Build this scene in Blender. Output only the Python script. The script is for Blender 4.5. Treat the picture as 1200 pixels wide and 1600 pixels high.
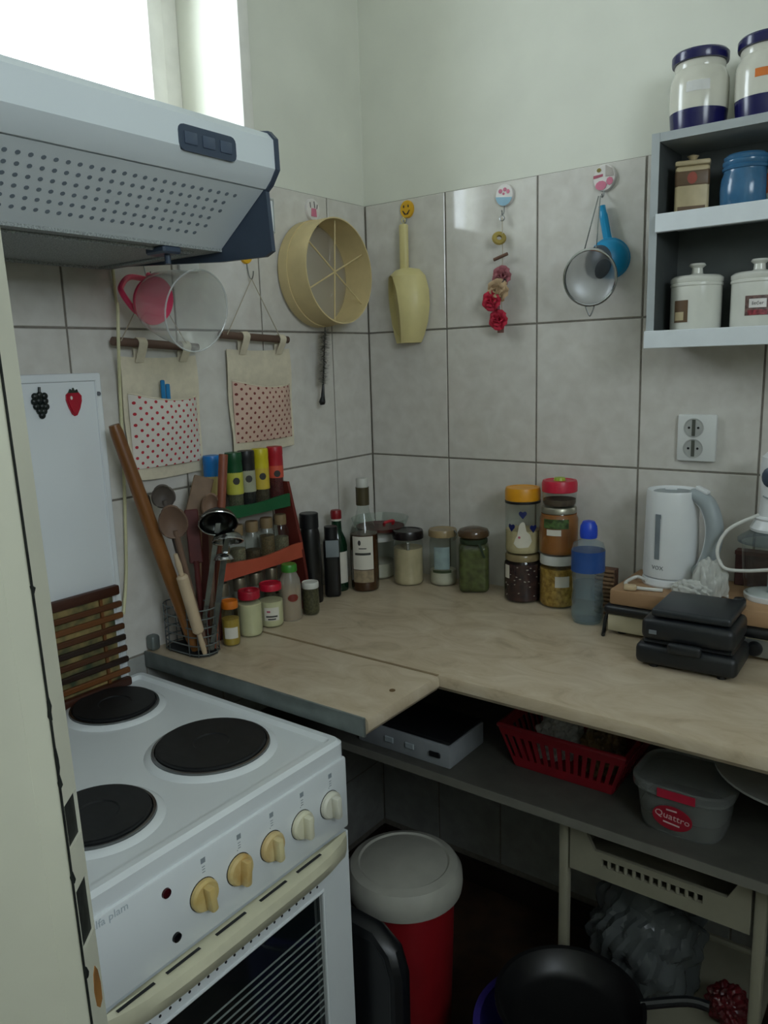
import bpy, bmesh, math, random
from mathutils import Matrix, Vector
random.seed(7)
for o in list(bpy.data.objects): bpy.data.objects.remove(o)
SC = bpy.context.scene
COL = SC.collection
PI = math.pi

# ------------------------------------------------------------------ camera
CP = Vector((1.341, -1.743, 1.466))
RM = Matrix(((0.802983, -0.087683, 0.589517), (0.595246, 0.167815, -0.785825), (-0.030026, 0.981911, 0.186945)))
FPX = 1224.64
cd = bpy.data.cameras.new('camera'); cam = bpy.data.objects.new('camera', cd); COL.objects.link(cam)
cam.matrix_world = Matrix.Translation(CP) @ RM.to_4x4()
cd.sensor_fit = 'VERTICAL'; cd.sensor_height = 36.0; cd.lens = FPX / 1600 * 36.0
cd.clip_start = 0.02
SC.camera = cam

# ------------------------------------------------------------------ sky and exposure
w = bpy.data.worlds.new('overcast_sky'); SC.world = w; w.use_nodes = True
bg = w.node_tree.nodes['Background']
bg.inputs[0].default_value = (0.88, 0.96, 1.0, 1); bg.inputs[1].default_value = 20.0
SC.view_settings.view_transform = 'Standard'; SC.view_settings.look = 'None'
SC.view_settings.gamma = 1.0; SC.view_settings.use_curve_mapping = False
SC.view_settings.exposure = -0.8
SC.cycles.transparent_max_bounces = 24
SC.cycles.max_bounces = 10
SC.cycles.diffuse_bounces = 4

# ------------------------------------------------------------------ pixel helpers (directions only; depth comes from what a thing touches)
def ray(px, py): return RM @ Vector(((px - 600) / FPX, -(py - 800) / FPX, -1.0))
def onx(px, py, X): d = ray(px, py); return CP + d * ((X - CP.x) / d.x)
def ony(px, py, Y): d = ray(px, py); return CP + d * ((Y - CP.y) / d.y)
def onz(px, py, Z): d = ray(px, py); return CP + d * ((Z - CP.z) / d.z)
def dep(P): return -((RM.transposed() @ (Vector(P) - CP)).z)
def up(P, row):
    q = RM.transposed() @ (Vector((P[0], P[1], 0)) - CP); k = RM[2]; s = row - 800
    return (FPX * q.y - s * q.z) / (s * k[2] - FPX * k[1])
def spot(px, py, wpx, z):           # a round thing standing on height z: centre and radius
    P = onz(px, py, z); u = P - CP; u.z = 0; u.normalize(); r = wpx * dep(P) / FPX / 2
    c = P + u * r; return c, r

# ------------------------------------------------------------------ materials
def lin(h):
    if not isinstance(h, str): return tuple(h) + (1,)
    h = h.lstrip('#'); c = [int(h[i:i+2], 16) / 255 for i in (0, 2, 4)]
    return tuple((x / 12.92 if x <= .04045 else ((x + .055) / 1.055) ** 2.4) for x in c) + (1,)
MATS = {}
def mat(name, col, rough=.5, metal=0., var=.06, scale=25., bump=0., bscale=200., coat=0., col2=None, stretch=None, alpha=None, emit=None, spec=.5):
    if name in MATS: return MATS[name]
    m = bpy.data.materials.new(name); m.use_nodes = True; nt = m.node_tree; N = nt.nodes; L = nt.links
    b = N['Principled BSDF']; MATS[name] = m
    b.inputs['Roughness'].default_value = rough; b.inputs['Metallic'].default_value = metal
    b.inputs['Specular IOR Level'].default_value = spec
    if coat: b.inputs['Coat Weight'].default_value = coat; b.inputs['Coat Roughness'].default_value = .08
    c = lin(col); c2 = lin(col2) if col2 else tuple(x * (1 - var * 2.2) for x in c[:3]) + (1,)
    tc = N.new('ShaderNodeTexCoord'); mp = N.new('ShaderNodeMapping'); L.new(tc.outputs['Object'], mp.inputs[0])
    if stretch: mp.inputs['Scale'].default_value = stretch
    n = N.new('ShaderNodeTexNoise'); n.inputs['Scale'].default_value = scale; n.inputs['Detail'].default_value = 4
    L.new(mp.outputs[0], n.inputs['Vector'])
    r = N.new('ShaderNodeValToRGB'); r.color_ramp.elements[0].position = .35; r.color_ramp.elements[1].position = .68
    r.color_ramp.elements[0].color = c2; r.color_ramp.elements[1].color = c
    L.new(n.outputs['Fac'], r.inputs[0]); L.new(r.outputs[0], b.inputs['Base Color'])
    if bump:
        n2 = N.new('ShaderNodeTexNoise'); n2.inputs['Scale'].default_value = bscale; L.new(mp.outputs[0], n2.inputs['Vector'])
        bp = N.new('ShaderNodeBump'); bp.inputs['Strength'].default_value = bump; bp.inputs['Distance'].default_value = .002
        L.new(n2.outputs['Fac'], bp.inputs['Height']); L.new(bp.outputs[0], b.inputs['Normal'])
    return m
def glass(name, tint='#f4f8f6', gloss=.9, rough=.03, haze=0.):
    """thin clear sheet: tinted see-through with a Fresnel reflection, plus optional milky scatter"""
    if name in MATS: return MATS[name]
    m = bpy.data.materials.new(name); m.use_nodes = True; nt = m.node_tree; N = nt.nodes; L = nt.links
    N.remove(N['Principled BSDF']); out = N['Material Output']; MATS[name] = m
    t = N.new('ShaderNodeBsdfTransparent'); t.inputs[0].default_value = lin(tint)
    g = N.new('ShaderNodeBsdfGlossy'); g.inputs['Roughness'].default_value = rough; g.inputs[0].default_value = (gloss, gloss, gloss, 1)
    fr = N.new('ShaderNodeLayerWeight'); fr.inputs[0].default_value = .5
    pw = N.new('ShaderNodeMath'); pw.operation = 'POWER'; pw.inputs[1].default_value = 4.; L.new(fr.outputs['Facing'], pw.inputs[0])
    ma = N.new('ShaderNodeMath'); ma.operation = 'MULTIPLY_ADD'; ma.inputs[1].default_value = .8; ma.inputs[2].default_value = .04; L.new(pw.outputs[0], ma.inputs[0])
    mx = N.new('ShaderNodeMixShader'); L.new(ma.outputs[0], mx.inputs[0]); L.new(t.outputs[0], mx.inputs[1]); L.new(g.outputs[0], mx.inputs[2])
    last = mx
    if haze:
        d = N.new('ShaderNodeBsdfDiffuse'); d.inputs[0].default_value = lin(tint)
        m2 = N.new('ShaderNodeMixShader'); m2.inputs[0].default_value = haze
        L.new(mx.outputs[0], m2.inputs[1]); L.new(d.outputs[0], m2.inputs[2]); last = m2
    L.new(last.outputs[0], out.inputs[0]); return m
def wiremesh(name, col, open_=.5):
    """fine woven wire too small to tell apart: part metal, part see-through"""
    if name in MATS: return MATS[name]
    m = bpy.data.materials.new(name); m.use_nodes = True; nt = m.node_tree; N = nt.nodes; L = nt.links
    b = N['Principled BSDF']; b.inputs['Base Color'].default_value = lin(col); b.inputs['Metallic'].default_value = .6; b.inputs['Roughness'].default_value = .4
    t = N.new('ShaderNodeBsdfTransparent'); mx = N.new('ShaderNodeMixShader'); mx.inputs[0].default_value = 1 - open_
    L.new(t.outputs[0], mx.inputs[1]); L.new(b.outputs[0], mx.inputs[2]); L.new(mx.outputs[0], N['Material Output'].inputs[0]); MATS[name] = m
    return m
def dots(name, base, dot, pitch=.0155, rad=.2, plane='YZ'):
    m = bpy.data.materials.new(name); m.use_nodes = True; nt = m.node_tree; N = nt.nodes; L = nt.links; b = N['Principled BSDF']
    b.inputs['Roughness'].default_value = .9
    tc = N.new('ShaderNodeTexCoord'); sp = N.new('ShaderNodeSeparateXYZ'); cb = N.new('ShaderNodeCombineXYZ'); L.new(tc.outputs['Object'], sp.inputs[0])
    L.new(sp.outputs[1], cb.inputs[0]); L.new(sp.outputs[2], cb.inputs[1])
    mp = N.new('ShaderNodeMapping'); mp.inputs['Rotation'].default_value = (0, 0, PI / 4); mp.inputs['Scale'].default_value = (1 / pitch, 1 / pitch, 1)
    L.new(cb.outputs[0], mp.inputs[0])
    v = N.new('ShaderNodeTexVoronoi'); v.voronoi_dimensions = '2D'; v.inputs['Randomness'].default_value = 0; v.inputs['Scale'].default_value = 1
    L.new(mp.outputs[0], v.inputs['Vector'])
    lt = N.new('ShaderNodeMath'); lt.operation = 'LESS_THAN'; lt.inputs[1].default_value = rad; L.new(v.outputs['Distance'], lt.inputs[0])
    mx = N.new('ShaderNodeMix'); mx.data_type = 'RGBA'; L.new(lt.outputs[0], mx.inputs[0]); mx.inputs[6].default_value = lin(base); mx.inputs[7].default_value = lin(dot)
    L.new(mx.outputs[2], b.inputs['Base Color']); MATS[name] = m
    return m

# ------------------------------------------------------------------ mesh builder
class MB:
    def __init__(s): s.v = []; s.f = []
    def add(s, vs, fs, M=None):
        n = len(s.v); s.v += [tuple(M @ Vector(p)) for p in vs] if M else [tuple(p) for p in vs]
        s.f += [tuple(i + n for i in f) for f in fs]; return s
    def box(s, a, b, M=None):
        (x0, y0, z0), (x1, y1, z1) = a, b
        return s.add([(x0,y0,z0),(x1,y0,z0),(x1,y1,z0),(x0,y1,z0),(x0,y0,z1),(x1,y0,z1),(x1,y1,z1),(x0,y1,z1)],
                     [(3,2,1,0),(4,5,6,7),(0,1,5,4),(1,2,6,5),(2,3,7,6),(3,0,4,7)], M)
    def rbox(s, a, b, r=.004, seg=2, M=None, vert_only=False):
        bm = bmesh.new(); bmesh.ops.create_cube(bm, size=1)
        d = [b[i] - a[i] for i in range(3)]; c = [(b[i] + a[i]) / 2 for i in range(3)]
        for v in bm.verts: v.co = Vector((v.co[i] * d[i] + c[i] for i in range(3)))
        es = bm.edges[:] if not vert_only else [e for e in bm.edges if abs(e.verts[0].co.z - e.verts[1].co.z) > 1e-6]
        bmesh.ops.bevel(bm, geom=es, offset=min(r, min(d) * .49 if not vert_only else min(d[:2]) * .49), segments=seg, affect='EDGES', profile=.5)
        return s.bm(bm, M)
    def bm(s, bm, M=None):
        bm.verts.index_update(); s.add([v.co[:] for v in bm.verts], [tuple(v.index for v in f.verts) for f in bm.faces], M); bm.free(); return s
    def lathe(s, prof, seg=28, M=None, a0=0., a1=2 * PI, sx=1., sy=1.):
        full = abs(a1 - a0) > 2 * PI - 1e-4; n = seg if full else seg + 1
        vs = []; fs = []; idx = []
        for (r, z) in prof:
            if r < 1e-7: idx.append([len(vs)] * n); vs.append((0, 0, z)); continue
            idx.append(list(range(len(vs), len(vs) + n)))
            for k in range(n):
                a = a0 + (a1 - a0) * k / seg; vs.append((r * math.cos(a) * sx, r * math.sin(a) * sy, z))
        for i in range(len(prof) - 1):
            for k in range(seg):
                k2 = (k + 1) % n
                q = [idx[i][k], idx[i][k2], idx[i+1][k2], idx[i+1][k]]; q = [x for j, x in enumerate(q) if x not in q[:j]]
                if len(q) > 2: fs.append(tuple(q))
        return s.add(vs, fs, M)
    def cyl(s, r, z0, z1, seg=24, M=None, r2=None):
        r2 = r if r2 is None else r2; return s.lathe([(0, z0), (r, z0), (r2, z1), (0, z1)], seg, M)
    def tube(s, pts, r, seg=8, closed=False, M=None, cap=True):
        P = [Vector(p) for p in pts]; n = len(P); R = r if isinstance(r, (list, tuple)) else [r] * n
        vs = []; fs = []; T = []
        for i in range(n):
            a = P[i-1] if (i or closed) else P[i]; b = P[(i+1) % n] if (i < n-1 or closed) else P[i]
            t = (b - a); T.append(t.normalized() if t.length > 1e-9 else Vector((0,0,1)))
        u = T[0].orthogonal().normalized()
        for i in range(n):
            u = (u - T[i] * u.dot(T[i])); u = u.normalized() if u.length > 1e-6 else T[i].orthogonal().normalized()
            w_ = T[i].cross(u)
            for k in range(seg):
                a = 2 * PI * k / seg; vs.append(P[i] + (u * math.cos(a) + w_ * math.sin(a)) * R[i])
        for i in range(n if closed else n - 1):
            j = (i + 1) % n
            for k in range(seg):
                k2 = (k + 1) % seg; fs.append((i*seg+k, i*seg+k2, j*seg+k2, j*seg+k))
        if cap and not closed: fs.append(tuple(range(seg))[::-1]); fs.append(tuple((n-1)*seg + k for k in range(seg)))
        return s.add(vs, fs, M)
    def prism(s, poly, h0, h1, M=None):
        n = len(poly); vs = [(x, y, h0) for x, y in poly] + [(x, y, h1) for x, y in poly]
        return s.add(vs, [tuple(range(n))[::-1], tuple(range(n, 2*n))] + [(i, (i+1) % n, n+(i+1) % n, n+i) for i in range(n)], M)
    def sheet(s, fn, nu, nv, th, M=None):
        """bent sheet with thickness; fn(u,v)->point, u,v in 0..1"""
        e = 1e-3; top = []; bot = []
        for i in range(nu + 1):
            for j in range(nv + 1):
                u, v = i / nu, j / nv; p = Vector(fn(u, v))
                du = Vector(fn(min(1, u+e), v)) - Vector(fn(max(0, u-e), v)); dv = Vector(fn(u, min(1, v+e))) - Vector(fn(u, max(0, v-e)))
                n = du.cross(dv); n = n.normalized() if n.length > 1e-12 else Vector((0,0,1))
                top.append(p + n * th / 2); bot.append(p - n * th / 2)
        W = nv + 1; K = len(top); fs = []
        for i in range(nu):
            for j in range(nv):
                a = i*W+j; fs.append((a, a+W, a+W+1, a+1)); fs.append((K+a, K+a+1, K+a+W+1, K+a+W))
        for i in range(nu):
            a = i*W; fs.append((a, K+a, K+a+W, a+W)); a = i*W+nv; fs.append((a, a+W, K+a+W, K+a))
        for j in range(nv):
            a = j; fs.append((a, a+1, K+a+1, K+a)); a = nu*W+j; fs.append((a, K+a, K+a+1, a+1))
        return s.add(top + bot, fs, M)
    def ball(s, c, r, seg=14, rings=8, sc=(1,1,1), M=None):
        pr = [(r * math.sin(PI * i / rings), -r * math.cos(PI * i / rings)) for i in range(rings + 1)]
        pr[0] = (0, -r); pr[-1] = (0, r)
        T = Matrix.Translation(c) @ Matrix.Diagonal((*sc, 1))
        return s.lathe(pr, seg, (M @ T) if M else T)
    def text(s, txt, size, M, depth=.0003, align='CENTER', wrap=None):
        cu = bpy.data.curves.new('t', 'FONT'); cu.body = txt; cu.size = size; cu.extrude = depth; cu.align_x = align; cu.align_y = 'CENTER'; cu.resolution_u = 2
        ob = bpy.data.objects.new('t', cu); COL.objects.link(ob)
        me = bpy.data.meshes.new_from_object(ob.evaluated_get(bpy.context.evaluated_depsgraph_get()))
        vs = [v.co[:] for v in me.vertices]; fs = [tuple(p.vertices) for p in me.polygons]
        if wrap:   # wrap round a cylinder of radius wrap, axis z: text x -> angle, text y -> z
            r, ang = wrap; vs = [((r + z) * math.cos(ang + x / r), (r + z) * math.sin(ang + x / r), y) for x, y, z in vs]
        bpy.data.objects.remove(ob); bpy.data.curves.remove(cu); bpy.data.meshes.remove(me)
        return s.add(vs, fs, M)
    def patch(s, r, ang, wid, z0, z1, th=.0005, seg=10, M=None):
        """label wrapped round a cylinder"""
        h = wid / r / 2
        return s.lathe([(r, z0), (r + th, z0), (r + th, z1), (r, z1), (r, z0)], seg, M, ang - h, ang + h)
    def mesh(s, name, m, sharp=35):
        me = bpy.data.meshes.new(name); me.from_pydata(s.v, [], s.f); me.materials.append(m)
        bm = bmesh.new(); bm.from_mesh(me); bmesh.ops.recalc_face_normals(bm, faces=bm.faces[:]); bm.to_mesh(me); bm.free()
        me.polygons.foreach_set('use_smooth', [True] * len(me.polygons)); me.set_sharp_from_angle(angle=math.radians(sharp)); me.update()
        return me
def new(name, data=None):
    o = bpy.data.objects.new(name, data); COL.objects.link(o); return o
def tag(o, label, cat, group=None):
    o['label'] = label; o['category'] = cat
    if group: o['group'] = group
    return o
def thing(name, label, cat, loc=(0,0,0), rz=0., group=None):
    o = new(name); o.location = loc; o.rotation_euler = (0, 0, rz); o.empty_display_size = .05
    return tag(o, label, cat, group)
def part(name, mb, m, parent, sharp=35, label=None, kind=None, world=True):
    """mesh child; mb is in world coordinates unless world=False"""
    if world:
        r = parent
        while r.parent: r = r.parent
        Mi = (Matrix.Translation(r.location) @ r.rotation_euler.to_matrix().to_4x4()).inverted()
        mb.v = [tuple(Mi @ Vector(p)) for p in mb.v]
    o = new(name, mb.mesh(name, m, sharp)); o.parent = parent
    if label: o['label'] = label
    if kind: o['kind'] = kind
    return o
def single(name, mb, m, label, cat, loc=(0,0,0), group=None, sharp=35):
    """thing of one mesh, mb in world coordinates"""
    L_ = Vector(loc); mb.v = [tuple(Vector(p) - L_) for p in mb.v]
    o = new(name, mb.mesh(name, m, sharp)); o.location = loc; return tag(o, label, cat, group)
def struct(name, mb, m, parent=None, sharp=35):
    o = new(name, mb.mesh(name, m, sharp))
    if parent: o.parent = parent
    else: o['kind'] = 'structure'
    return o
def TR(x, y, z): return Matrix.Translation((x, y, z))
def RZ(a): return Matrix.Rotation(a, 4, 'Z')
def RX(a): return Matrix.Rotation(a, 4, 'X')
def RY(a): return Matrix.Rotation(a, 4, 'Y')
def frame(o, x, y, z): 
    M = Matrix.Identity(4)
    for i, c in enumerate((x, y, z)):
        c = Vector(c).normalized()
        for k in range(3): M[k][i] = c[k]
    for k in range(3): M[k][3] = o[k]
    return M
def along(a, b):      # matrix placing local z from a towards b
    a = Vector(a); z = (Vector(b) - a).normalized(); x = z.orthogonal().normalized(); return frame(a, x, z.cross(x), z)
FX = lambda o: frame(o, (0,1,0), (0,0,1), (1,0,0))     # flat things on the left wall: local x = +y, y = up, z out of the wall (+x)
FY = lambda o: frame(o, (1,0,0), (0,0,1), (0,-1,0))    # flat things on the back wall: local x = +x, y = up, z out of the wall (-y)
def spline(pts, n=8):
    P = [Vector(p) for p in pts]; out = []
    for i in range(len(P) - 1):
        a, b, c, d = P[max(i-1,0)], P[i], P[i+1], P[min(i+2, len(P)-1)]
        for k in range(n):
            t = k / n; out.append(.5 * ((2*b) + (c-a)*t + (2*a-5*b+4*c-d)*t*t + (3*b-a-3*c+d)*t**3))
    out.append(P[-1]); return out
def circ(r, n=32, z=0): return [(r*math.cos(2*PI*k/n), r*math.sin(2*PI*k/n), z) for k in range(n)]

# ================================================================== STRUCTURE
TT = 1.877      # top of the tiled zone
CT = 0.89       # counter top
m_plaster = mat('wall_plaster_paint', '#e2e3d6', .85, var=.03, scale=6, bump=.15, bscale=60)
m_ceil = mat('ceiling_paint', '#e6e6de', .9, var=.02)
m_floor = mat('brown_floor_covering', '#4a3423', .6, var=.2, scale=14, col2='#35251a')
m_grout = mat('grey_grout', '#857f75', .9, var=.1, scale=80)
m_whitepaint = mat('white_window_paint', '#eceae2', .35, var=.03)
m_white = mat('white_enamel', '#e9eef0', .22, var=.015, scale=4, coat=.3)
m_blackp = mat('black_plastic', '#15171a', .38, var=.1)
m_chrome = mat('polished_steel', '#c9ccce', .18, 1., var=.05)
m_wire = mat('chromed_wire', '#aeb2b5', .25, 1., var=.05)
m_thin = glass('clear_glass')
m_pane = glass('window_pane', '#fbfdff')

def tile_mat(name, c1, c2):
    m = bpy.data.materials.new(name); m.use_nodes = True; nt = m.node_tree; N = nt.nodes; L = nt.links; b = N['Principled BSDF']
    b.inputs['Roughness'].default_value = .06; b.inputs['Specular IOR Level'].default_value = .5
    tc = N.new('ShaderNodeTexCoord'); oi = N.new('ShaderNodeObjectInfo'); ad = N.new('ShaderNodeVectorMath'); ad.operation = 'ADD'
    sc = N.new('ShaderNodeVectorMath'); sc.operation = 'SCALE'; sc.inputs['Scale'].default_value = 20.
    cb = N.new('ShaderNodeCombineXYZ'); L.new(oi.outputs['Random'], cb.inputs[0]); L.new(oi.outputs['Random'], cb.inputs[1]); L.new(cb.outputs[0], sc.inputs[0])
    L.new(tc.outputs['Object'], ad.inputs[0]); L.new(sc.outputs[0], ad.inputs[1])
    mp = N.new('ShaderNodeMapping'); mp.inputs['Scale'].default_value = (1.6, 1.6, .22); L.new(ad.outputs[0], mp.inputs[0])
    n = N.new('ShaderNodeTexNoise'); n.inputs['Scale'].default_value = 16; n.inputs['Detail'].default_value = 6; n.inputs['Distortion'].default_value = .3; L.new(mp.outputs[0], n.inputs['Vector'])
    r = N.new('ShaderNodeValToRGB'); r.color_ramp.elements[0].color = lin(c2); r.color_ramp.elements[1].color = lin(c1); r.color_ramp.elements[0].position = .32; r.color_ramp.elements[1].position = .7
    L.new(n.outputs['Fac'], r.inputs[0]); L.new(r.outputs[0], b.inputs['Base Color']); MATS[name] = m
    return m
m_tile = tile_mat('glazed_grey_tile', '#d8d5ce', '#ccc8c0')
m_tile2 = tile_mat('plain_grey_tile', '#a5a6a2', '#979893')

RX1 = 2.35; FY1 = -2.6; CZ = 2.75
struct('floor', MB().box((-.3, FY1 - .2, -.1), (RX1 + .2, .2, 0)), m_floor)
struct('ceiling', MB().box((-.3, FY1 - .2, CZ), (RX1 + .2, .2, CZ + .1)), m_ceil)
# left wall with the window opening
WY0, WY1, WZ0, WZ1 = -1.02, -.435, 1.80, 2.55
wl = MB(); X0, X1 = -.30, -.007
wl.box((X0, FY1, 0), (X1, .2, WZ0)); wl.box((X0, FY1, WZ1), (X1, .2, CZ)); wl.box((X0, FY1, WZ0), (X1, WY0, WZ1)); wl.box((X0, WY1, WZ0), (X1, .2, WZ1))
wall_left = struct('wall_left', wl, m_plaster)
wall_back = struct('wall_back', MB().box((X1, .007, 0), (RX1 + .2, .2, CZ)), m_plaster)
# right wall with a wide window, and the wall behind the camera with the doorway
V0, V1, VZ0, VZ1 = -2.40, -1.25, 1.70, 2.50
wr = MB(); wr.box((RX1, FY1, 0), (RX1 + .2, .007, VZ0)); wr.box((RX1, FY1, VZ1), (RX1 + .2, .007, CZ)); wr.box((RX1, FY1, VZ0), (RX1 + .2, V0, VZ1)); wr.box((RX1, V1, VZ0), (RX1 + .2, .007, VZ1))
struct('wall_right', wr, m_plaster)
struct('wall_front', MB().box((X1, FY1 - .2, 0), (RX1 + .2, FY1, CZ)), m_plaster)

# tiles: 25 x 33 cm glazed tiles on both walls, 20 cm plain tiles low down
G = .0042
def tile_mesh(w_, h_, name, m):
    bm = bmesh.new(); bmesh.ops.create_cube(bm, size=1)
    for v in bm.verts: v.co = Vector((v.co.x * (w_ - G), v.co.y * (h_ - G), (v.co.z - .5) * .006))
    bmesh.ops.bevel(bm, geom=[e for e in bm.edges if all(v.co.z > -.001 for v in e.verts)], offset=.0012, segments=1, affect='EDGES')
    q = MB().bm(bm); return q.mesh(name, m, 20)
TMESH = {}
def tile(parent, FR, u0, u1, z0, z1, m):
    k = (round(u1 - u0, 3), round(z1 - z0, 3), m.name)
    if k not in TMESH: TMESH[k] = tile_mesh(u1 - u0, z1 - z0, 'tile', m)
    o = new('tile', TMESH[k]); o.parent = parent
    a, b = random.gauss(0, .0016), random.gauss(0, .0022)
    o.matrix_local = FR(((u0 + u1) / 2, (z0 + z1) / 2)) @ RX(a) @ RY(b)
    return o
TH = .3308
left_cols = [0, -.1545] + [-.1545 - .25 * k for k in range(1, 8)]
back_cols = [0, .2506] + [.2506 + .25 * k for k in range(1, 9)]
FL = lambda uz: FX((0, uz[0], uz[1])); FB = lambda uz: FY((uz[0], 0, uz[1]))
for r in range(3):
    z1 = TT - r * TH; z0 = z1 - TH
    for i in range(len(left_cols) - 1):
        if left_cols[i+1] < FY1: continue
        tile(wall_left, FL, left_cols[i+1], left_cols[i], z0, z1, m_tile)
    for i in range(len(back_cols) - 1):
        if back_cols[i+1] > RX1: continue
        tile(wall_back, FB, back_cols[i], back_cols[i+1], z0, z1, m_tile)
zb = TT - 3 * TH
for r in range(4):
    z1 = zb - r * .2; z0 = z1 - .2
    for i in range(8): tile(wall_back, FB, i * .2, i * .2 + .2, z0, z1, m_tile2)
    for i in range(5): tile(wall_left, FL, -i * .2 - .2, -i * .2, z0, z1, m_tile2)
bed = MB().box((X1 + .0001, FY1, 0), (-.0022, 0, TT - .001)); struct('grout_bed', bed, m_grout, wall_left)
bed = MB().box((-.0022, .0022, 0), (RX1, .0069, TT - .001)); struct('grout_bed', bed, m_grout, wall_back)
struct('baseboard_back', MB().rbox((.001, -.012, 0), (RX1, 0, .072), .003), mat('dark_baseboard', '#2b2019', .6))
struct('baseboard_left', MB().rbox((0, -.80, 0), (.012, -.013, .072), .003), MATS['dark_baseboard'])

# window over the hood: outer frame deep in the wall, glass, casing on the room side
def window(name, M, W, H, mull=True):
    """local x across, y up, z out of the wall towards the room; origin at the outer sill corner"""
    root = new(name); root['kind'] = 'structure'
    f = MB(); t = .05
    for a, b in (((0,0,0),(t,H,.05)), ((W-t,0,0),(W,H,.05)), ((t,0,0),(W-t,t,.05)), ((t,H-t,0),(W-t,H,.05))): f.rbox(a, b, .004, 2, M)
    o = struct('window_frame', f, m_whitepaint, root)
    s = MB(); g = .004; t2 = t + .045
    for a, b in (((t+g,t+g,.012),(t2,H-t-g,.066)), ((W-t2,t+g,.012),(W-t-g,H-t-g,.066)), ((t2,t+g,.012),(W-t2,t2,.066)), ((t2,H-t2,.012),(W-t2,H-t-g,.066))): s.rbox(a, b, .005, 2, M)
    struct('window_sash', s, m_whitepaint, root)
    struct('pane', MB().box((t2-.008, t2-.008, .036), (W-t2+.008, H-t2+.008, .040), M), m_pane, root)
    return root
w1 = window('window_1', frame((-.235, WY0, WZ0), (0,1,0), (0,0,1), (1,0,0)), WY1 - WY0, WZ1 - WZ0)
cas = MB(); c = .05
for a, b in (((-.02, WY1-.002, WZ0-c), (.012, WY1+.03, WZ1+c)), ((-.006, WY0-.03, WZ0-c), (.012, WY0+.002, WZ1+c)), ((-.006, WY0+.003, WZ1-.002), (.012, WY1-.003, WZ1+c)), ((-.006, WY0+.003, WZ0-.02), (.03, WY1-.003, WZ0))):
    cas.rbox(a, b, .004, 2)
struct('window_casing', cas, m_whitepaint, w1)
struct('handle', MB().rbox((-.162, WY1-.075, 2.27), (-.150, WY1-.055, 2.38), .004, 2).rbox((-.152, WY1-.073, 2.31), (-.128, WY1-.057, 2.33), .003, 2), m_whitepaint, w1)
window('window_2', frame((RX1+.14, V1, VZ0), (0,-1,0), (0,0,1), (-1,0,0)), V1 - V0, VZ1 - VZ0)
for nm, loc, rot, sx, sy in (('daylight_window_1', (-.27, (WY0+WY1)/2, (WZ0+WZ1)/2), (0, -PI/2, 0), WZ1-WZ0, WY1-WY0), ('daylight_window_2', (RX1+.19, (V0+V1)/2, (VZ0+VZ1)/2), (0, PI/2, 0), VZ1-VZ0, V1-V0)):
    ld = bpy.data.lights.new(nm, 'AREA'); ld.shape = 'RECTANGLE'; ld.size = sx; ld.size_y = sy; ld.cycles.is_portal = True
    lo = new(nm, ld); lo.location = loc; lo.rotation_euler = rot

# open door leaf at the photographer's left: chipped edge with two empty latch cutouts
E0 = Vector((.773, -1.427, 0)); dl = Vector((-.77, -.64, 0)).normalized(); dn = Vector((.64, -.77, 0)).normalized()
_up = (Vector((0,0,1)) + dl * .020).normalized()
DM = frame(E0 + dl * (-.014), dl, _up, dn)         # local x along the leaf away from the free edge, y up, z towards the camera side
dm = mat('chipped_cream_door_paint', '#dad9c6', .45, var=.05, scale=5)
m_chip = mat('bare_dark_steel', '#2b2f2c', .6, .3, var=.3, scale=120)
door = new('door_1'); door['kind'] = 'structure'
cuts = [(1.071, 1.112), (.975, 1.032)]
d = MB()
zz = [.012] + [z for ab in sorted(cuts) for z in ab] + [2.02]
TD = .032
d.box((.022, .012, -TD), (.95, 2.02, 0), DM)
d.box((0, .012, -.002), (.022, 2.02, -.0004), DM); d.box((0, .012, -TD), (.022, 2.02, -TD + .0015), DM)
for i in range(0, len(zz), 2): d.box((0, zz[i], -TD + .0015), (.022, zz[i+1], -.002), DM)
struct('leaf', d, dm, door)
for (a, b) in cuts:
    q = MB().box((.0025, a, -TD + .0016), (.0219, b, -.0021), DM); struct('latch_pocket', q, m_chip, door)
q = MB()
for (z, h, x0) in ((1.20, .020, .0), (1.135, .014, 0), (1.152, .028, 0), (1.048, .012, 0), (.955, .012, 0), (1.30, .008, 0)):
    pts = []
    for k in range(9):
        a = 2*PI*k/9; pts.append((.0022*math.cos(a)*random.uniform(.5,1.3), z + h/2*math.sin(a)*random.uniform(.7,1.2)))
    q.prism(pts, -.0002, .0006, DM)
struct('paint_chip', q, m_chip, door)
q = MB(); pts = [(-.026, .906), (-.027, .922), (-.024, .938), (-.019, .946), (-.014, .941), (-.011, .926), (-.013, .910), (-.019, .903)]
q.prism(pts, -.0006, .0006, DM @ frame((0,0,0), (0,0,1), (0,1,0), (-1,0,0))); struct('bare_wood_patch', q, mat('bare_pine', '#b07a3c', .7, var=.2), door)
hl = MB(); hl.tube(spline([DM @ Vector(p) for p in ((.0, .3, .0005), (.001, .9, .0005), (.0, 1.2, .0005), (.001, 1.7, .0005), (0, 2.0, .0005))], 6), .0011, 5); struct('paint_crack', hl, m_chip, door)

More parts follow.
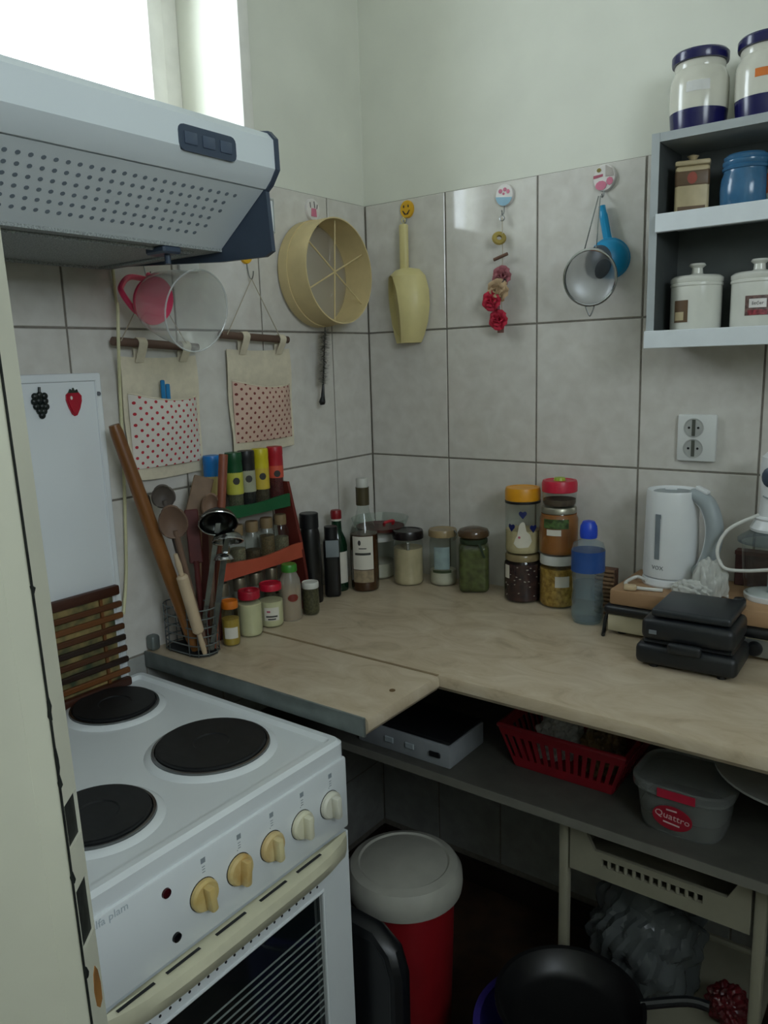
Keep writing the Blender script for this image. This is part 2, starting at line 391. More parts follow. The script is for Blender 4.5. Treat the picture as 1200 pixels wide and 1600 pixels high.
# ================================================================== WORKTOPS
def marble(name):
    m = bpy.data.materials.new(name); m.use_nodes = True; nt = m.node_tree; N = nt.nodes; L = nt.links; b = N['Principled BSDF']
    b.inputs['Roughness'].default_value = .32
    tc = N.new('ShaderNodeTexCoord'); mp = N.new('ShaderNodeMapping'); mp.inputs['Scale'].default_value = (1.3, 2.0, 2.0); mp.inputs['Rotation'].default_value = (0, 0, .45); L.new(tc.outputs['Object'], mp.inputs[0])
    n = N.new('ShaderNodeTexNoise'); n.inputs['Scale'].default_value = 7; n.inputs['Detail'].default_value = 12; n.inputs['Roughness'].default_value = .6; n.inputs['Distortion'].default_value = 1.3; L.new(mp.outputs[0], n.inputs['Vector'])
    r = N.new('ShaderNodeValToRGB'); e = r.color_ramp.elements; e[0].position = .3; e[0].color = lin('#a39279'); e[1].position = .62; e[1].color = lin('#c3b49c')
    e2 = r.color_ramp.elements.new(.45); e2.color = lin('#b8a78d'); e3 = r.color_ramp.elements.new(.8); e3.color = lin('#cfc2ad')
    L.new(n.outputs['Fac'], r.inputs[0]); L.new(r.outputs[0], b.inputs['Base Color']); MATS[name] = m
    return m
m_marble = marble('beige_marble_laminate')
JY = -.583
def edge_board(x0, x1, y0, y1, side):
    """post-formed board: rounded front edge; side 'y' rounds the -y edge, 'x' rounds the +x edge"""
    th = .031; pr = [(0, CT - th), (-.004, CT - th + .001), (-.010, CT - .022), (-.010, CT - .008), (-.007, CT - .002), (0, CT)]
    q = MB()
    if side == 'y':
        poly = [(y1, CT - th), (y1, CT)] + [(y0 + .010 + a, z) for a, z in reversed(pr)]
        q.prism(poly, x0, x1, frame((0,0,0), (0,1,0), (0,0,1), (1,0,0)))
    else:
        poly = [(x0, CT - th), (x0, CT)] + [(x1 - .010 - a, z) for a, z in reversed(pr)]
        q.prism(poly, -y1, -y0, frame((0,0,0), (1,0,0), (0,0,1), (0,-1,0)))
    return q
t = thing('worktop', 'long beige marble-look worktop running under the jars, kettle and water bottle', 'worktop', (.8, -.3, CT - .031))
part('board', edge_board(.001, 1.75, JY, -.001, 'y'), m_marble, t)
t = thing('worktop', 'short beige marble-look worktop piece beside the stove with grey metal side strip', 'worktop', (.3, -.69, CT - .031))
part('board', edge_board(.001, .588, -.800, JY - .001, 'x'), m_marble, t)
m_gstrip = mat('grey_metal_strip', '#7d8583', .4, .5, var=.1)
part('side_strip', MB().rbox((.001, -.8055, CT - .033), (.583, -.8003, CT + .0012), .0015, 2), m_gstrip, t, label='grey metal side strip')
part('joint_strip', MB().rbox((.02, JY - .006, CT), (.587, JY + .001, CT + .0012), .0005, 1), mat('brown_joint', '#8a7658', .5), t)
part('screw_cap', MB().cyl(.0055, CT, CT + .0012, 14, TR(*onz(613, 1079, 0).xy.to_3d()) if 0 else TR(onz(613, 1079, CT).x, onz(613, 1079, CT).y, 0)), mat('brown_cap', '#6b5230', .6), t)

# ================================================================== STOVE
SX0, SX1, SY0, SY1, SZ = .001, .548, -1.313, -.815, .852
st = thing('electric_stove', 'white electric stove with four black hotplates and yellowed knobs beside the worktop', 'stove', ((SX0+SX1)/2, (SY0+SY1)/2, 0))
part('body', MB().rbox((SX0, SY0, .05), (SX1 - .03, SY1, .815), .003, 1), m_white, st)
part('plinth', MB().box((SX0 + .03, SY0 + .02, 0), (SX1 - .06, SY1 - .02, .05)), m_blackp, st)
# cooktop: pan with raised rim
ck = MB(); z = SZ
prof = [(0, -.040), (0, -.006), (.006, 0), (.016, 0), (.022, -.007)]
def ringloop(d_, zz_): return [(SX0+d_, SY0+d_, z+zz_), (SX1-d_, SY0+d_, z+zz_), (SX1-d_, SY1-d_, z+zz_), (SX0+d_, SY1-d_, z+zz_)]
vs = []; fs = []
def rr(d_, zz_, n=5, rad=.014):
    x0, x1, y0, y1 = SX0+d_, SX1-d_, SY0+d_, SY1-d_; R_ = max(rad - d_*.3, .004); out = []
    for cx, cy, a0 in ((x1-R_, y1-R_, 0), (x0+R_, y1-R_, PI/2), (x0+R_, y0+R_, PI), (x1-R_, y0+R_, 3*PI/2)):
        for k in range(n + 1): a = a0 + PI/2*k/n; out.append((cx + R_*math.cos(a), cy + R_*math.sin(a), z + zz_))
    return out
loops = [rr(a, b) for a, b in prof]; n = len(loops[0])
for lp in loops: vs += lp
for i in range(len(loops)-1):
    for k in range(n): fs.append((i*n+k, i*n+(k+1) % n, (i+1)*n+(k+1) % n, (i+1)*n+k))
fs.append(tuple((len(loops)-1)*n + k for k in range(n))); fs.append(tuple(range(n))[::-1])
ck.add(vs, fs); part('cooktop', ck, m_white, st)
m_plate = mat('black_cast_iron', '#202224', .5, .2, var=.15, scale=60); m_rim = mat('plate_rim_steel', '#8f9192', .25, 1.)
for (x, y, r) in ((.379, -.957, .094), (.105, -.952, .078), (.405, -1.188, .078), (.125, -1.188, .094)):
    z0 = SZ - .007
    h = part('hotplate', MB().lathe([(0, z0), (r - .004, z0), (r - .004, z0+.011), (r - .010, z0+.0145), (r*.93, z0+.0145), (.030, z0+.0143), (.028, z0+.0125), (0, z0+.0125)], 48, TR(x, y, 0)), m_plate, st)
    part('rim', MB().lathe([(r + .016, z0-.001), (r + .010, z0 + .0045), (r + .003, z0+.006), (r+.003, z0-.001)], 48, TR(x, y, 0)), m_white, h)
    part('trim_ring', MB().lathe([(r + .0028, z0 + .004), (r + .002, z0+.009), (r - .002, z0 + .0095), (r-.0035, z0+.004)], 48, TR(x, y, 0)), m_rim, h)
# control panel
XP = .553
part('control_panel', MB().rbox((SX1 - .035, SY0 + .001, .694), (XP, SY1 - .004, .822), .004, 2), m_white, st)
m_knobs = [mat('yellowed_knob', '#dcc789', .4, var=.06, scale=30, col2='#d3b46e'), mat('stained_knob', '#e2d39a', .4, scale=28, col2='#c8a05a'), mat('stained_cream_knob', '#e2d6a4', .4, scale=28, col2='#cfae74'), mat('cream_knob', '#e3dfc4', .4, var=.05), mat('ivory_knob', '#dddbcb', .4, var=.05)]
m_print = mat('grey_print', '#98a2a8', .6)
for i, y in enumerate((-1.133, -1.067, -1.001, -.934, -.866)):
    zk = .757; F = FX((XP, y, zk))
    part('knob_bezel', MB().lathe([(0, 0), (.0235, 0), (.0235, .0008), (0, .0008)], 28, F), m_blackp, st)
    k = part('knob', MB().lathe([(0, .0008), (.0225, .0008), (.0225, .006), (.020, .0095), (0, .0105)], 30, F), m_knobs[i], st)
    part('grip', MB().rbox((-.006, -.019, .008), (.006, .019, .024), .004, 2, F @ Matrix.Rotation([.12, -.1, .05, .0, .05][i], 4, 'Z')), m_knobs[i], k)
    mk = MB(); F2 = FX((XP, y + .004, .806)); mk.rbox((-.004, -.004, 0), (.004, .004, .0003), .0001, 1, F2)
    for j in range(3): mk.box((-.0025, -.010 - j*.004, 0), (.0025, -.0088 - j*.004, .0003), F2)
    if i: mk.cyl(.0008, 0, .0004, 8, FX((XP, y, .786)))
    part('marking', mk, m_print, st)
part('indicator_light', MB().lathe([(0, 0), (.007, 0), (.0065, .003), (0, .0045)], 20, FX((XP, -1.192, .795))), mat('dark_red_lens', '#3c0d14', .15), st)
part('indicator_light', MB().lathe([(0, 0), (.007, 0), (.0065, .003), (0, .0045)], 20, FX((XP, -1.182, .723))), mat('black_lens', '#101014', .15), st)
part('lettering', MB().text('alfa plam', .015, FX((XP, -1.274, .813))), mat('faint_print', '#b9c4cb', .5), st)
# oven door with yellowed handle band, vents, glass
od = part('oven_door', MB(), m_white, st); bpy.data.meshes.remove(od.data) if 0 else None
q = MB(); y0, y1, z0, z1 = SY0 + .004, SY1 - .006, .16, .686
gy0, gy1, gz0, gz1 = -1.235, -.890, .33, .612
q.box((SX1-.028, y0, z0), (XP - .002, gy0, z1)); q.box((SX1-.028, gy1, z0), (XP-.002, y1, z1)); q.box((SX1-.028, gy0, gz1), (XP-.002, gy1, z1)); q.box((SX1-.028, gy0, z0), (XP-.002, gy1, gz0))
od.data = q.mesh('oven_door', m_white)
Mi = Matrix.Translation(st.location).inverted(); od.data.transform(Mi)
part('storage_drawer', MB().rbox((SX1 - .028, y0, .055), (XP - .004, y1, .155), .004, 2), m_white, st)
m_yel = mat('yellowed_plastic', '#dedabd', .45, var=.08, scale=12)
hb = MB(); pr = [(XP-.004, .688), (XP + .006, .690), (XP + .022, .684), (XP + .027, .672), (XP + .020, .652), (XP - .0021, .636), (XP-.004, .640)]
nseg = 16; vs = []; fs = []; K = len(pr)
for i in range(nseg + 1):
    tt = i / nseg; y = y0 + .006 + (y1 - y0 - .012) * tt; s_ = 1 - .85 * abs(2*tt - 1) ** 6
    for (x, zz_) in pr: vs.append((XP - .004 + (x - XP + .004) * s_, y, .662 + (zz_ - .662) * (1 if s_ > .6 else .9)))
for i in range(nseg):
    for k in range(K): fs.append((i*K+k, i*K+(k+1) % K, (i+1)*K+(k+1) % K, (i+1)*K+k))
fs += [tuple(range(K))[::-1], tuple(nseg*K + k for k in range(K))]
hb.add(vs, fs); hd = part('handle', hb, m_yel, od, label='yellowed plastic door handle band')
sl = MB()
for y in (-1.255, -1.180, -1.095, -1.010, -.930): sl.box((XP + .0056, y - .028, .6896), (XP + .0105, y + .028, .6902), RY(0))
part('vent_slot', sl, m_blackp, od, kind='stuff')
sl = MB()
for k in range(22): sl.cyl(.0022, 0, .0006, 8, FX((XP - .002, -1.25 + k * .0165, .627)))
part('vent_hole', sl, m_blackp, od, kind='stuff')
part('oven_glass', MB().box((SX1 - .012, gy0 - .004, gz0 - .004), (SX1 - .006, gy1 + .004, gz1 + .004)), mat('dark_oven_glass', '#141a1b', .08, var=.1, coat=.5), od)
part('door_gasket', MB().tube([(XP - .003, gy0, gz0), (XP - .003, gy1, gz0), (XP - .003, gy1, gz1), (XP - .003, gy0, gz1)], .004, 8, True), m_white, od)
for k in range(14):
    z = .548 - k * .0135
    part('glass_stripe', MB().box((SX1 - .0062, gy0 + .01 + .004*k, z), (SX1 - .0056, gy1 - .001, z + .0035)), mat('pale_stripe_print', '#8d9893', .4), od)
# raised lid against the wall
LY0, LY1, LZ1 = -1.31, -.852, 1.464
lid = part('lid', MB().rbox((.001, LY0, .853), (.012, LY1, LZ1), .004, 3), m_white, st)
part('lid_lip', MB().tube([(.012, LY0+.014, .87), (.012, LY0 + .014, LZ1-.014), (.012, LY1-.014, LZ1-.014), (.012, LY1-.014, .87)], .0025, 8), m_white, lid)
part('bumper', MB().cyl(.004, 0, .004, 10, FX((.012, LY1 - .010, 1.425))), mat('grey_rubber', '#6c7076', .7), lid)
part('hinge', MB().box((.003, -.93, .846), (.015, -.89, .862)), m_white, lid)
part('hinge', MB().box((.003, -1.29, .846), (.015, -1.25, .862)), m_white, lid)

# ================================================================== RANGE HOOD
HY0, HY1 = -1.395, -.797
m_hood = mat('hood_white_paint', '#dbe3e6', .35, var=.015, scale=4)
m_navy = mat('dark_blue_plastic', '#3d4a5c', .4, var=.05)
hd_ = thing('range_hood', 'white range hood with perforated front panel and dark blue end cap', 'range hood', (.02, (HY0+HY1)/2, 1.645))
HXF = .447
prof = [(.001, 1.70), (.001, 1.845), (.40, 1.825), (HXF - .012, 1.818), (HXF, 1.806), (HXF + .001, 1.764), (HXF - .010, 1.749), (HXF - .022, 1.738), (.40, 1.738), (.33, 1.70)]
YX = frame((0,0,0), (1,0,0), (0,0,1), (0,-1,0))
part('housing', MB().prism(prof, -(HY1 - .008), -HY0, YX), m_hood, hd_, 25)
capp = [(.001, 1.66), (.001, 1.848), (.40, 1.828), (HXF - .010, 1.821), (HXF + .003, 1.808), (HXF + .004, 1.763), (HXF - .012, 1.742), (.425, 1.735), (.432, 1.645), (.415, 1.638), (.31, 1.640)]
for ya, yb in ((HY1 - .008, HY1), (HY0 - .008, HY0)): part('end_cap', MB().prism(capp, -yb, -ya, YX), m_navy, hd_, label='dark blue end cap')
# slanted perforated panel and filter beneath
pa, pb = Vector((.421, 0, 1.737)), Vector((.318, 0, 1.660))
part('perforated_panel', MB().prism([(.421, 1.737), (.318, 1.660), (.312, 1.664), (.410, 1.742)], -(HY1 - .009), -HY0 - .001, YX), m_hood, hd_)
dn_ = (pb - pa).normalized(); nrm = Vector((-dn_.z, 0, dn_.x)); nrm = nrm if nrm.x > 0 else -nrm
pf = MB()
for i in range(6):
    for k in range(34):
        y = HY1 - .055 - k * .0165 - (i % 2) * .008 - i * .004; s_ = .020 + i * .0165
        P = pa + dn_ * s_; P.y = y
        if y > HY0 + .02: pf.cyl(.0034, -.0004, .0004, 8, frame(P, (0,1,0), dn_, nrm))
part('perforation', pf, mat('hole_grey', '#7c8892', .8), hd_, kind='stuff')
m_filter = mat('grey_filter_mesh', '#b4bab9', .6, .2, var=.25, scale=420)
part('filter_panel', MB().box((.004, HY0 + .004, 1.655), (.318, HY1 - .009, 1.662)), m_filter, hd_)
part('filter_frame', MB().tube([(.03, HY0+.05, 1.654), (.29, HY0+.05, 1.654), (.29, HY1-.05, 1.654), (.03, HY1-.05, 1.654)], .004, 6, True), m_filter, hd_)
part('filter_latch', MB().rbox((.27, -.925, 1.644), (.318, -.890, 1.656), .003, 1).cyl(.005, 1.630, 1.646, 10, TR(.30, -.905, 0)), m_navy, hd_)
PN = onx(325, 224, HXF + .001)
cp = part('control_strip', MB().rbox((-.052, -.017, -.002), (.052, .017, .002), .009, 3, FX((HXF + .0005, PN.y, PN.z)), vert_only=True), m_navy, hd_, label='dark blue button strip')
for k in (-1, 0, 1): part('button', MB().rbox((-.011, -.008, .002), (.011, .008, .0035), .002, 2, FX((HXF + .0005, PN.y + k * .032, PN.z))), mat('navy_button', '#4b586b', .4), cp)

# ================================================================== WALL SHELF
m_shelf = mat('grey_painted_board', '#aab0b1', .5, var=.03); m_lip = mat('white_shelf_lip', '#dfe5e8', .4, var=.02)
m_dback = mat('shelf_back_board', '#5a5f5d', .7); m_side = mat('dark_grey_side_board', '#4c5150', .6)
ws = thing('wall_shelf', 'grey open wall shelf with white front edges holding storage jars', 'shelf', (1.1, -.07, 1.477))
UX0, UX1, UD = .808, 1.45, .145
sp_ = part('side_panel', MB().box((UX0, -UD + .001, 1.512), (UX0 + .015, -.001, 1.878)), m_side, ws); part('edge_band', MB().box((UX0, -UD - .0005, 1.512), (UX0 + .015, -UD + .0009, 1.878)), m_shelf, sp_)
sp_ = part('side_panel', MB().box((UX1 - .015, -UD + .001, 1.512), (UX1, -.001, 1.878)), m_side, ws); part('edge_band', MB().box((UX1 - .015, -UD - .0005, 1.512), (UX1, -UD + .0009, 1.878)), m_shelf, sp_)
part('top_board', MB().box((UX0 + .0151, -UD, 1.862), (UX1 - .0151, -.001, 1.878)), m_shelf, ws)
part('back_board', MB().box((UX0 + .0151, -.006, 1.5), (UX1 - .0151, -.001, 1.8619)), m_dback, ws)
for z in (1.696, 1.478):
    full = z < 1.5
    a, b = (UX0, UX1) if full else (UX0 + .0151, UX1 - .0151)
    s_ = part('shelf_board', MB().box((a, -UD, z + .018), (b, -.0061 if not full else -.001, z + .0339)), m_shelf, ws)
    part('front_edge', MB().rbox((a, -UD - .013, z), (b, -UD - .0001, z + .034), .001, 1), m_lip, s_)

# ================================================================== SHELF UNDER THE WORKTOP
us = thing('under_shelf', 'dark grey shelf board fixed under the long worktop', 'shelf', (.9, -.25, .612))
part('board', MB().box((.001, -.50, .616), (1.75, -.001, .634)), mat('dull_grey_board', '#57564f', .6, var=.1), us)
part('edge_band', MB().box((.001, -.5025, .616), (1.75, -.5001, .634)), mat('light_edge_band', '#75736a', .6), us)

# ================================================================== HUNG ON THE WALLS
m_cream = mat('cream_canvas', '#ddd3bb', .9, var=.05, scale=60, bump=.2, bscale=500)
m_rod = mat('dark_wood_rod', '#6f5648', .6, var=.2, scale=20, stretch=(1,.2,1))
m_cord = mat('beige_cord', '#b7ad98', .9)
m_pink = mat('pink_plastic', '#d8365f', .35, var=.04); m_yellowp = mat('yellow_disc', '#e8b21e', .4)
def wall_hook(px, py, wall, r, base, label, drop=.034, out=.018, deco=None, sy=1.1):
    P = onx(px, py, .003) if wall == 'L' else ony(px, py, -.003)
    F = (FX if wall == 'L' else FY)(P)
    t = thing('wall_hook', label, 'hook', P)
    d = part('disc', MB().lathe([(0, -.003), (r, -.003), (r, .001), (r*.93, .004), (0, .0048)], 32, F @ Matrix.Diagonal((1, sy, 1, 1))), base, t)
    b = F @ Vector((0, -r * sy * .9, .002)); 
    pts = [F @ Vector(p) for p in ((0, -r*sy*.7, .001), (0, -r*sy - drop*.45, .004), (0, -r*sy - drop*.85, .008), (0, -r*sy - drop, .014), (.001, -r*sy - drop*.8, out), (.001, -r*sy - drop*.5, out + .002))]
    part('hook_wire', MB().tube(spline(pts, 5), .0013, 8), m_wire, t)
    if deco:
        for nm, shape, m in deco:
            q = MB(); 
            for s_ in shape: q.prism([(x*r, y*r*sy) for x, y in s_], .0046, .0053, F)
            part(nm, q, m, d)
    return t, F, F @ Vector((0, -r*sy - drop, .014))
def blob(cx, cy, rx, ry, n=14, a0=0, a1=2*PI): return [(cx + rx*math.cos(a0 + (a1-a0)*k/n), cy + ry*math.sin(a0 + (a1-a0)*k/n)) for k in range(n)]
m_discw = mat('white_disc', '#e6e1dc', .35); m_darkp = mat('dark_print', '#3a3634', .6); m_pinkp = mat('pink_print', '#d77a94', .5); m_redp = mat('dusky_red_print', '#b2556a', .5); m_bluep = mat('pale_blue_print', '#8fbad0', .5)
h1 = wall_hook(222, 396, 'L', .017, m_pink, 'pink wall hook holding the pink-handled measuring jug')
h2 = wall_hook(384, 399, 'L', .017, m_yellowp, 'yellow wall hook holding the narrower dotted fabric organizer')
h3 = wall_hook(488, 328, 'L', .024, m_discw, 'white disc wall hook with a pink cup picture above the flour sieve', .014, .016, [('cup_print', [[(-.35,.1),(.35,.1),(.42,-.62),(-.42,-.62)]], m_pinkp), ('twig_print', [[(-.5,.12),(-.42,.12),(-.5,.6),(-.58,.6)],[(.12,.15),(.2,.15),(.12,.72),(.04,.72)],[(.42,.1),(.5,.1),(.62,.5),(.54,.5)]], m_darkp)])
h4 = wall_hook(636, 327, 'B', .020, m_yellowp, 'yellow smiling-face wall hook holding the pale yellow scoop', .014, .016, [('face_print', [blob(-.35,.3,.09,.16,8), blob(.35,.3,.09,.16,8), [(-.6,-.15),(-.45,-.15),(-.1,-.52),(.1,-.52),(.45,-.15),(.6,-.15),(.25,-.62),(-.25,-.62)]], m_darkp)])
h5 = wall_hook(789, 305, 'B', .0235, m_discw, 'round wall hook with pink and pale blue pattern above the flower garland', .020, .016, [('blue_print', [blob(0,0,.93,.93,14,PI+.1,2*PI-.1)], m_bluep), ('flower_print', [blob(-.4,.35,.22,.2,8), blob(.1,.45,.2,.18,8), blob(.45,.25,.18,.2,8), blob(-.05,.1,.14,.12,8)], m_pinkp)])
h6 = wall_hook(945, 278, 'B', .0255, m_discw, 'round patchwork-print wall hook holding the two strainers', .014, .016, [('stripe_print', [[(-.93,.0),(-.1,.1),(-.1,.28),(-.93,.22)]], m_redp), ('pink_patch', [blob(-.25,-.55,.5,.35,10), blob(.5,-.3,.3,.3,8)], m_pinkp), ('grey_patch', [[(.12,.05),(.85,.05),(.7,.6),(.12,.9)]], mat('grey_print_patch', '#b8b0a8', .6)), ('cake_print', [blob(-.45,.58,.2,.16,8)], mat('olive_print', '#8f8038', .6))])

# --- pocket organizers
def organizer(rodL, rodR, yl, yr, ztop, zbot, zp, hook, label, dotmat, xo=.012):
    A = onx(*rodL, .022); B = onx(*rodR, .022)
    t = thing('pocket_organizer', label, 'organizer', (0.02, (A.y+B.y)/2, zbot))
    part('rod', MB().tube([A, B], .0085, 14), m_rod, t)
    part('string', MB().tube([A + Vector((.009, .012, .0)), Vector(hook) + Vector((0,0,.001)), B + Vector((.009, -.03, 0))], .0012, 6), m_cord, t)
    fn = lambda u, v: (.010 + .003*math.sin(u*7) * v + .002*math.sin(v*9), yl + (yr-yl)*u + .004*math.sin(v*5)*(u-.5), ztop - .004*math.sin(u*PI)*1 + (zbot - ztop)*v)
    part('backing', MB().sheet(fn, 14, 16, .0016), m_cream, t, 60)
    for u in (.22, .80):
        y = yl + (yr - yl)*u; z = A.z + (B.z - A.z)*((y - A.y)/(B.y - A.y))
        lp = [(.010, ztop - .012), (.012, z - .004), (.0125, z + .004), (.022, z + .0105), (.0315, z + .004), (.030, z - .008), (.0145, ztop - .012)]
        part('strap', MB().sheet(lambda a, v, y=y, lp=lp: (spl(lp, v)[0], y - .010 + .02*a, spl(lp, v)[1]), 2, 24, .0014), m_cream, t, 60)
    zb_ = zbot + .022
    fp = lambda u, v: (.0135 + (.016 + .010*(1-v))*math.sin(PI*u)**.7*(.35 + .65*math.sin(PI*min(1, .25+.75*v))) + .0015*math.sin(u*18)*(1-v), yl + .008 + (yr-yl-.016)*u, zp - (.010*math.sin(PI*u))*(1-v) - .014*u*(1-v) + (zb_ - zp)*v)
    part('pocket', MB().sheet(fp, 22, 16, .0014), dotmat, t, 60)
    part('pocket_hem', MB().tube([fp(k/22, 0) for k in range(23)], .0018, 6), m_cream, t)
    return t
def spl(lp, v):
    P = spline([(a, 0, b) for a, b in lp], 6); k = v * (len(P)-1); i = min(int(k), len(P)-2); f_ = k - i; q = P[i].lerp(P[i+1], f_); return (q.x, q.z)
dm1 = dots('red_dotted_cotton', '#dcd5cb', '#b5303c'); dm2 = dots('maroon_dotted_pink_cotton', '#d5b6a4', '#7d3a36')
pz = lambda px, py: onx(px, py, .015).z
organizer((176, 533), (308, 543), onx(192, 600, .012).y, onx(309, 600, .012).y, pz(250, 556), pz(250, 745), pz(215, 614), h1[2] + Vector((.002,0,-.002)), 'cream fabric wall organizer with red-dotted pocket hanging by the stove lid', dm1)
organizer((344, 523), (449, 531), onx(358, 600, .012).y, onx(455, 600, .012).y, pz(405, 545), pz(405, 703), pz(385, 594), h2[2], 'cream fabric wall organizer with pinkish dotted pocket hanging above the spice rack', dm2)
P = onx(259, 606, .030); t = thing('clothes_peg', 'blue plastic clothes peg clipped in the red-dotted pocket', 'peg', P)
m_blue = mat('bright_blue_plastic', '#1f7fb8', .35)
part('jaw', MB().rbox((-.004, -.011, -.034), (.001, -.001, .016), .003, 2, TR(*P)), m_blue, t); part('jaw', MB().rbox((-.004, .001, -.034), (.001, .011, .008), .003, 2, TR(*P)), m_blue, t)

# --- measuring jug with pink handle and base, hung tipped over
jb = onx(240, 470, .095)
t = thing('measuring_jug', 'clear plastic measuring jug with pink handle hanging upside down from the pink hook', 'jug', jb)
ax = (onx(298, 484, .195) - jb).normalized()
sidev = ax.cross(Vector((0,0,1))).normalized(); upv = sidev.cross(ax)
JM = frame(jb, upv, ax.cross(upv), ax)
m_clearp = glass('milky_clear_plastic', '#eef1ef', .9, .12, .20)
part('base_disc', MB().lathe([(0, -.004), (.044, -.004), (.045, .002), (0, .004)], 32, JM), m_pink, t, label='pink base')
part('jug_body', MB().lathe([(.044, .003), (.056, .02), (.064, .06), (.070, .115), (.072, .120)], 40, JM), m_clearp, t)
part('jug_rim', MB().tube([JM @ Vector(p) for p in circ(.072, 40, .120)], .0016, 6, True), glass('clear_rim', '#f4f6f5', .9, .1, .35), t)
hp = [onx(226, 492, .085), onx(210, 484, .075), onx(191, 458, .06), onx(190, 446, .05), onx(203, 433, .035), Vector((h1[2].x+.0, h1[2].y, h1[2].z+.002)), onx(232, 430, .045), onx(241, 440, .085)]
part('handle', MB().tube(spline(hp, 6), .0055, 10), m_pink, t, label='pink loop handle')

# --- flour sieve
SV = onx(530, 425, .095); t = thing('flour_sieve', 'round wooden-hooped flour sieve hanging under the cup-picture hook', 'sieve', (.01, SV.y, SV.z - .127))
rS = .121; F = FX((.006, SV.y + .006, SV.z)); F = F @ RX(-.03)
m_ply = mat('pale_yellow_hoop', '#d9c592', .55, var=.08, scale=12)
part('hoop', MB().lathe([(rS, 0), (rS + .003, 0), (rS + .003, .088), (rS, .088), (rS, 0)], 56, F), m_ply, t)
part('hoop_band', MB().lathe([(rS + .003, .004), (rS + .0055, .004), (rS + .0055, .030), (rS + .003, .030), (rS+.003, .004)], 56, F), m_ply, t)
part('sieve_mesh', MB().lathe([(0, .006), (rS, .006)], 48, F), wiremesh('pale_mesh', '#cfc7b6', .45), t)
for a in (.10, .10 + PI/3, .10 + 2*PI/3):
    v = Vector((math.sin(a), math.cos(a), 0)) * (rS - .0005)
    part('spoke', MB().tube([F @ Vector((v.x, v.y, .070)), F @ Vector((-v.x, -v.y, .070))], .0019, 8), m_ply, t)
part('hanging_loop', MB().tube(spline([F @ Vector((-.004, rS + .001, .003)), Vector(h3[2]) + Vector((.001,0,.003)), F @ Vector((.004, rS + .001, .003))], 6), .001, 6), m_cord, t)

# --- bottle brush
a = onx(508, 507, .03); b = onx(504, 632, .03)
t = thing('bottle_brush', 'thin bottle brush with black tip hanging below the flour sieve', 'brush', b)
part('stem', MB().tube([a + Vector((0,0,.004)), a, b.lerp(a, .3)], .0016, 8), m_wire, t)
br = MB(); random.seed(3)
for k in range(1300):
    f_ = random.random(); an = random.uniform(0, 2*PI); c = a.lerp(b, .08 + f_*.66); rr_ = .018 * random.uniform(.6, 1.1)
    d_ = Vector((math.cos(an), math.sin(an), random.uniform(-.2,.2))) * rr_; p_ = Vector((-math.sin(an), math.cos(an), 0)) * .0011
    br.add([c - p_, c + p_, c + d_ + p_, c + d_ - p_], [(0,1,2,3)])
part('bristles', br, mat('grey_bristle', '#b5b3a9', .6, var=.4, scale=90, col2='#4a4a44'), t, kind='stuff')
part('brush_tip', MB().tube([b.lerp(a, .26), b.lerp(a, .10), b + Vector((0,-.001,.006)), b], [.0025, .005, .0085, .006], 10), m_blackp, t, label='black tip')

# --- yellow scoop on the smiling hook
HK = h4[2]; SX_ = HK.x - .002
t = thing('flour_scoop', 'pale yellow plastic scoop hanging from the smiling-face hook', 'scoop', (SX_, -.03, 1.51))
m_scoop = mat('pale_yellow_plastic', '#ddd094', .4, var=.03)
zt = up((SX_, -.02, 0), 350); zs = up((SX_, -.02, 0), 418); zb0 = up((SX_, -.03, 0), 536)
part('handle', MB().rbox((SX_ - .011, -.026, zs - .012), (SX_ + .011, -.010, zt), .005, 3).tube([(SX_, -.018, zt - .002), (SX_ - .006, -.018, zt + .010), (SX_, -.018, zt + .016), (SX_ + .006, -.018, zt + .010)], .002, 8, True), m_scoop, t)
bm = bmesh.new(); rings = []
secs = [(0, .006, .012), (.03, .034, .03), (.12, .052, .048), (.3, .062, .058), (.5, .064, .06), (.72, .058, .055), (.9, .046, .046), (1, .036, .038)]
cx0 = SX_ + .004
for (f_, hw, hd2) in secs:
    z = zs + (zb0 - zs) * f_; ring = []
    for k in range(17):
        a_ = PI * k / 16; ring.append(bm.verts.new((cx0 + hw * math.cos(a_) , -.006 - hd2 * math.sin(a_) ** .75 * 1.0, z)))
    rings.append(ring)
for i in range(len(rings)-1):
    for k in range(16): bm.faces.new((rings[i][k], rings[i][k+1], rings[i+1][k+1], rings[i+1][k]))
    bm.faces.new((rings[i][16], rings[i][0], rings[i+1][0], rings[i+1][16]))
bm.faces.new(rings[0]); bm.faces.new(rings[-1][::-1])
pn = Vector((-.64, -.77, -.098)).normalized(); pc = Vector((SX_ - .006, -.052, up((SX_, -.05, 0), 470)))
g_ = bmesh.ops.bisect_plane(bm, geom=bm.verts[:]+bm.edges[:]+bm.faces[:], plane_co=pc, plane_no=pn, clear_outer=True)
ed = [e for e in g_['geom_cut'] if isinstance(e, bmesh.types.BMEdge)]
nf = bmesh.ops.contextual_create(bm, geom=ed)['faces']
bm.normal_update()
if nf: bmesh.ops.inset_individual(bm, faces=nf, thickness=.0025, depth=(-.012 if nf[0].normal.dot(pn) > 0 else .012))
part('bowl', MB().bm(bm), m_scoop, t, 28)

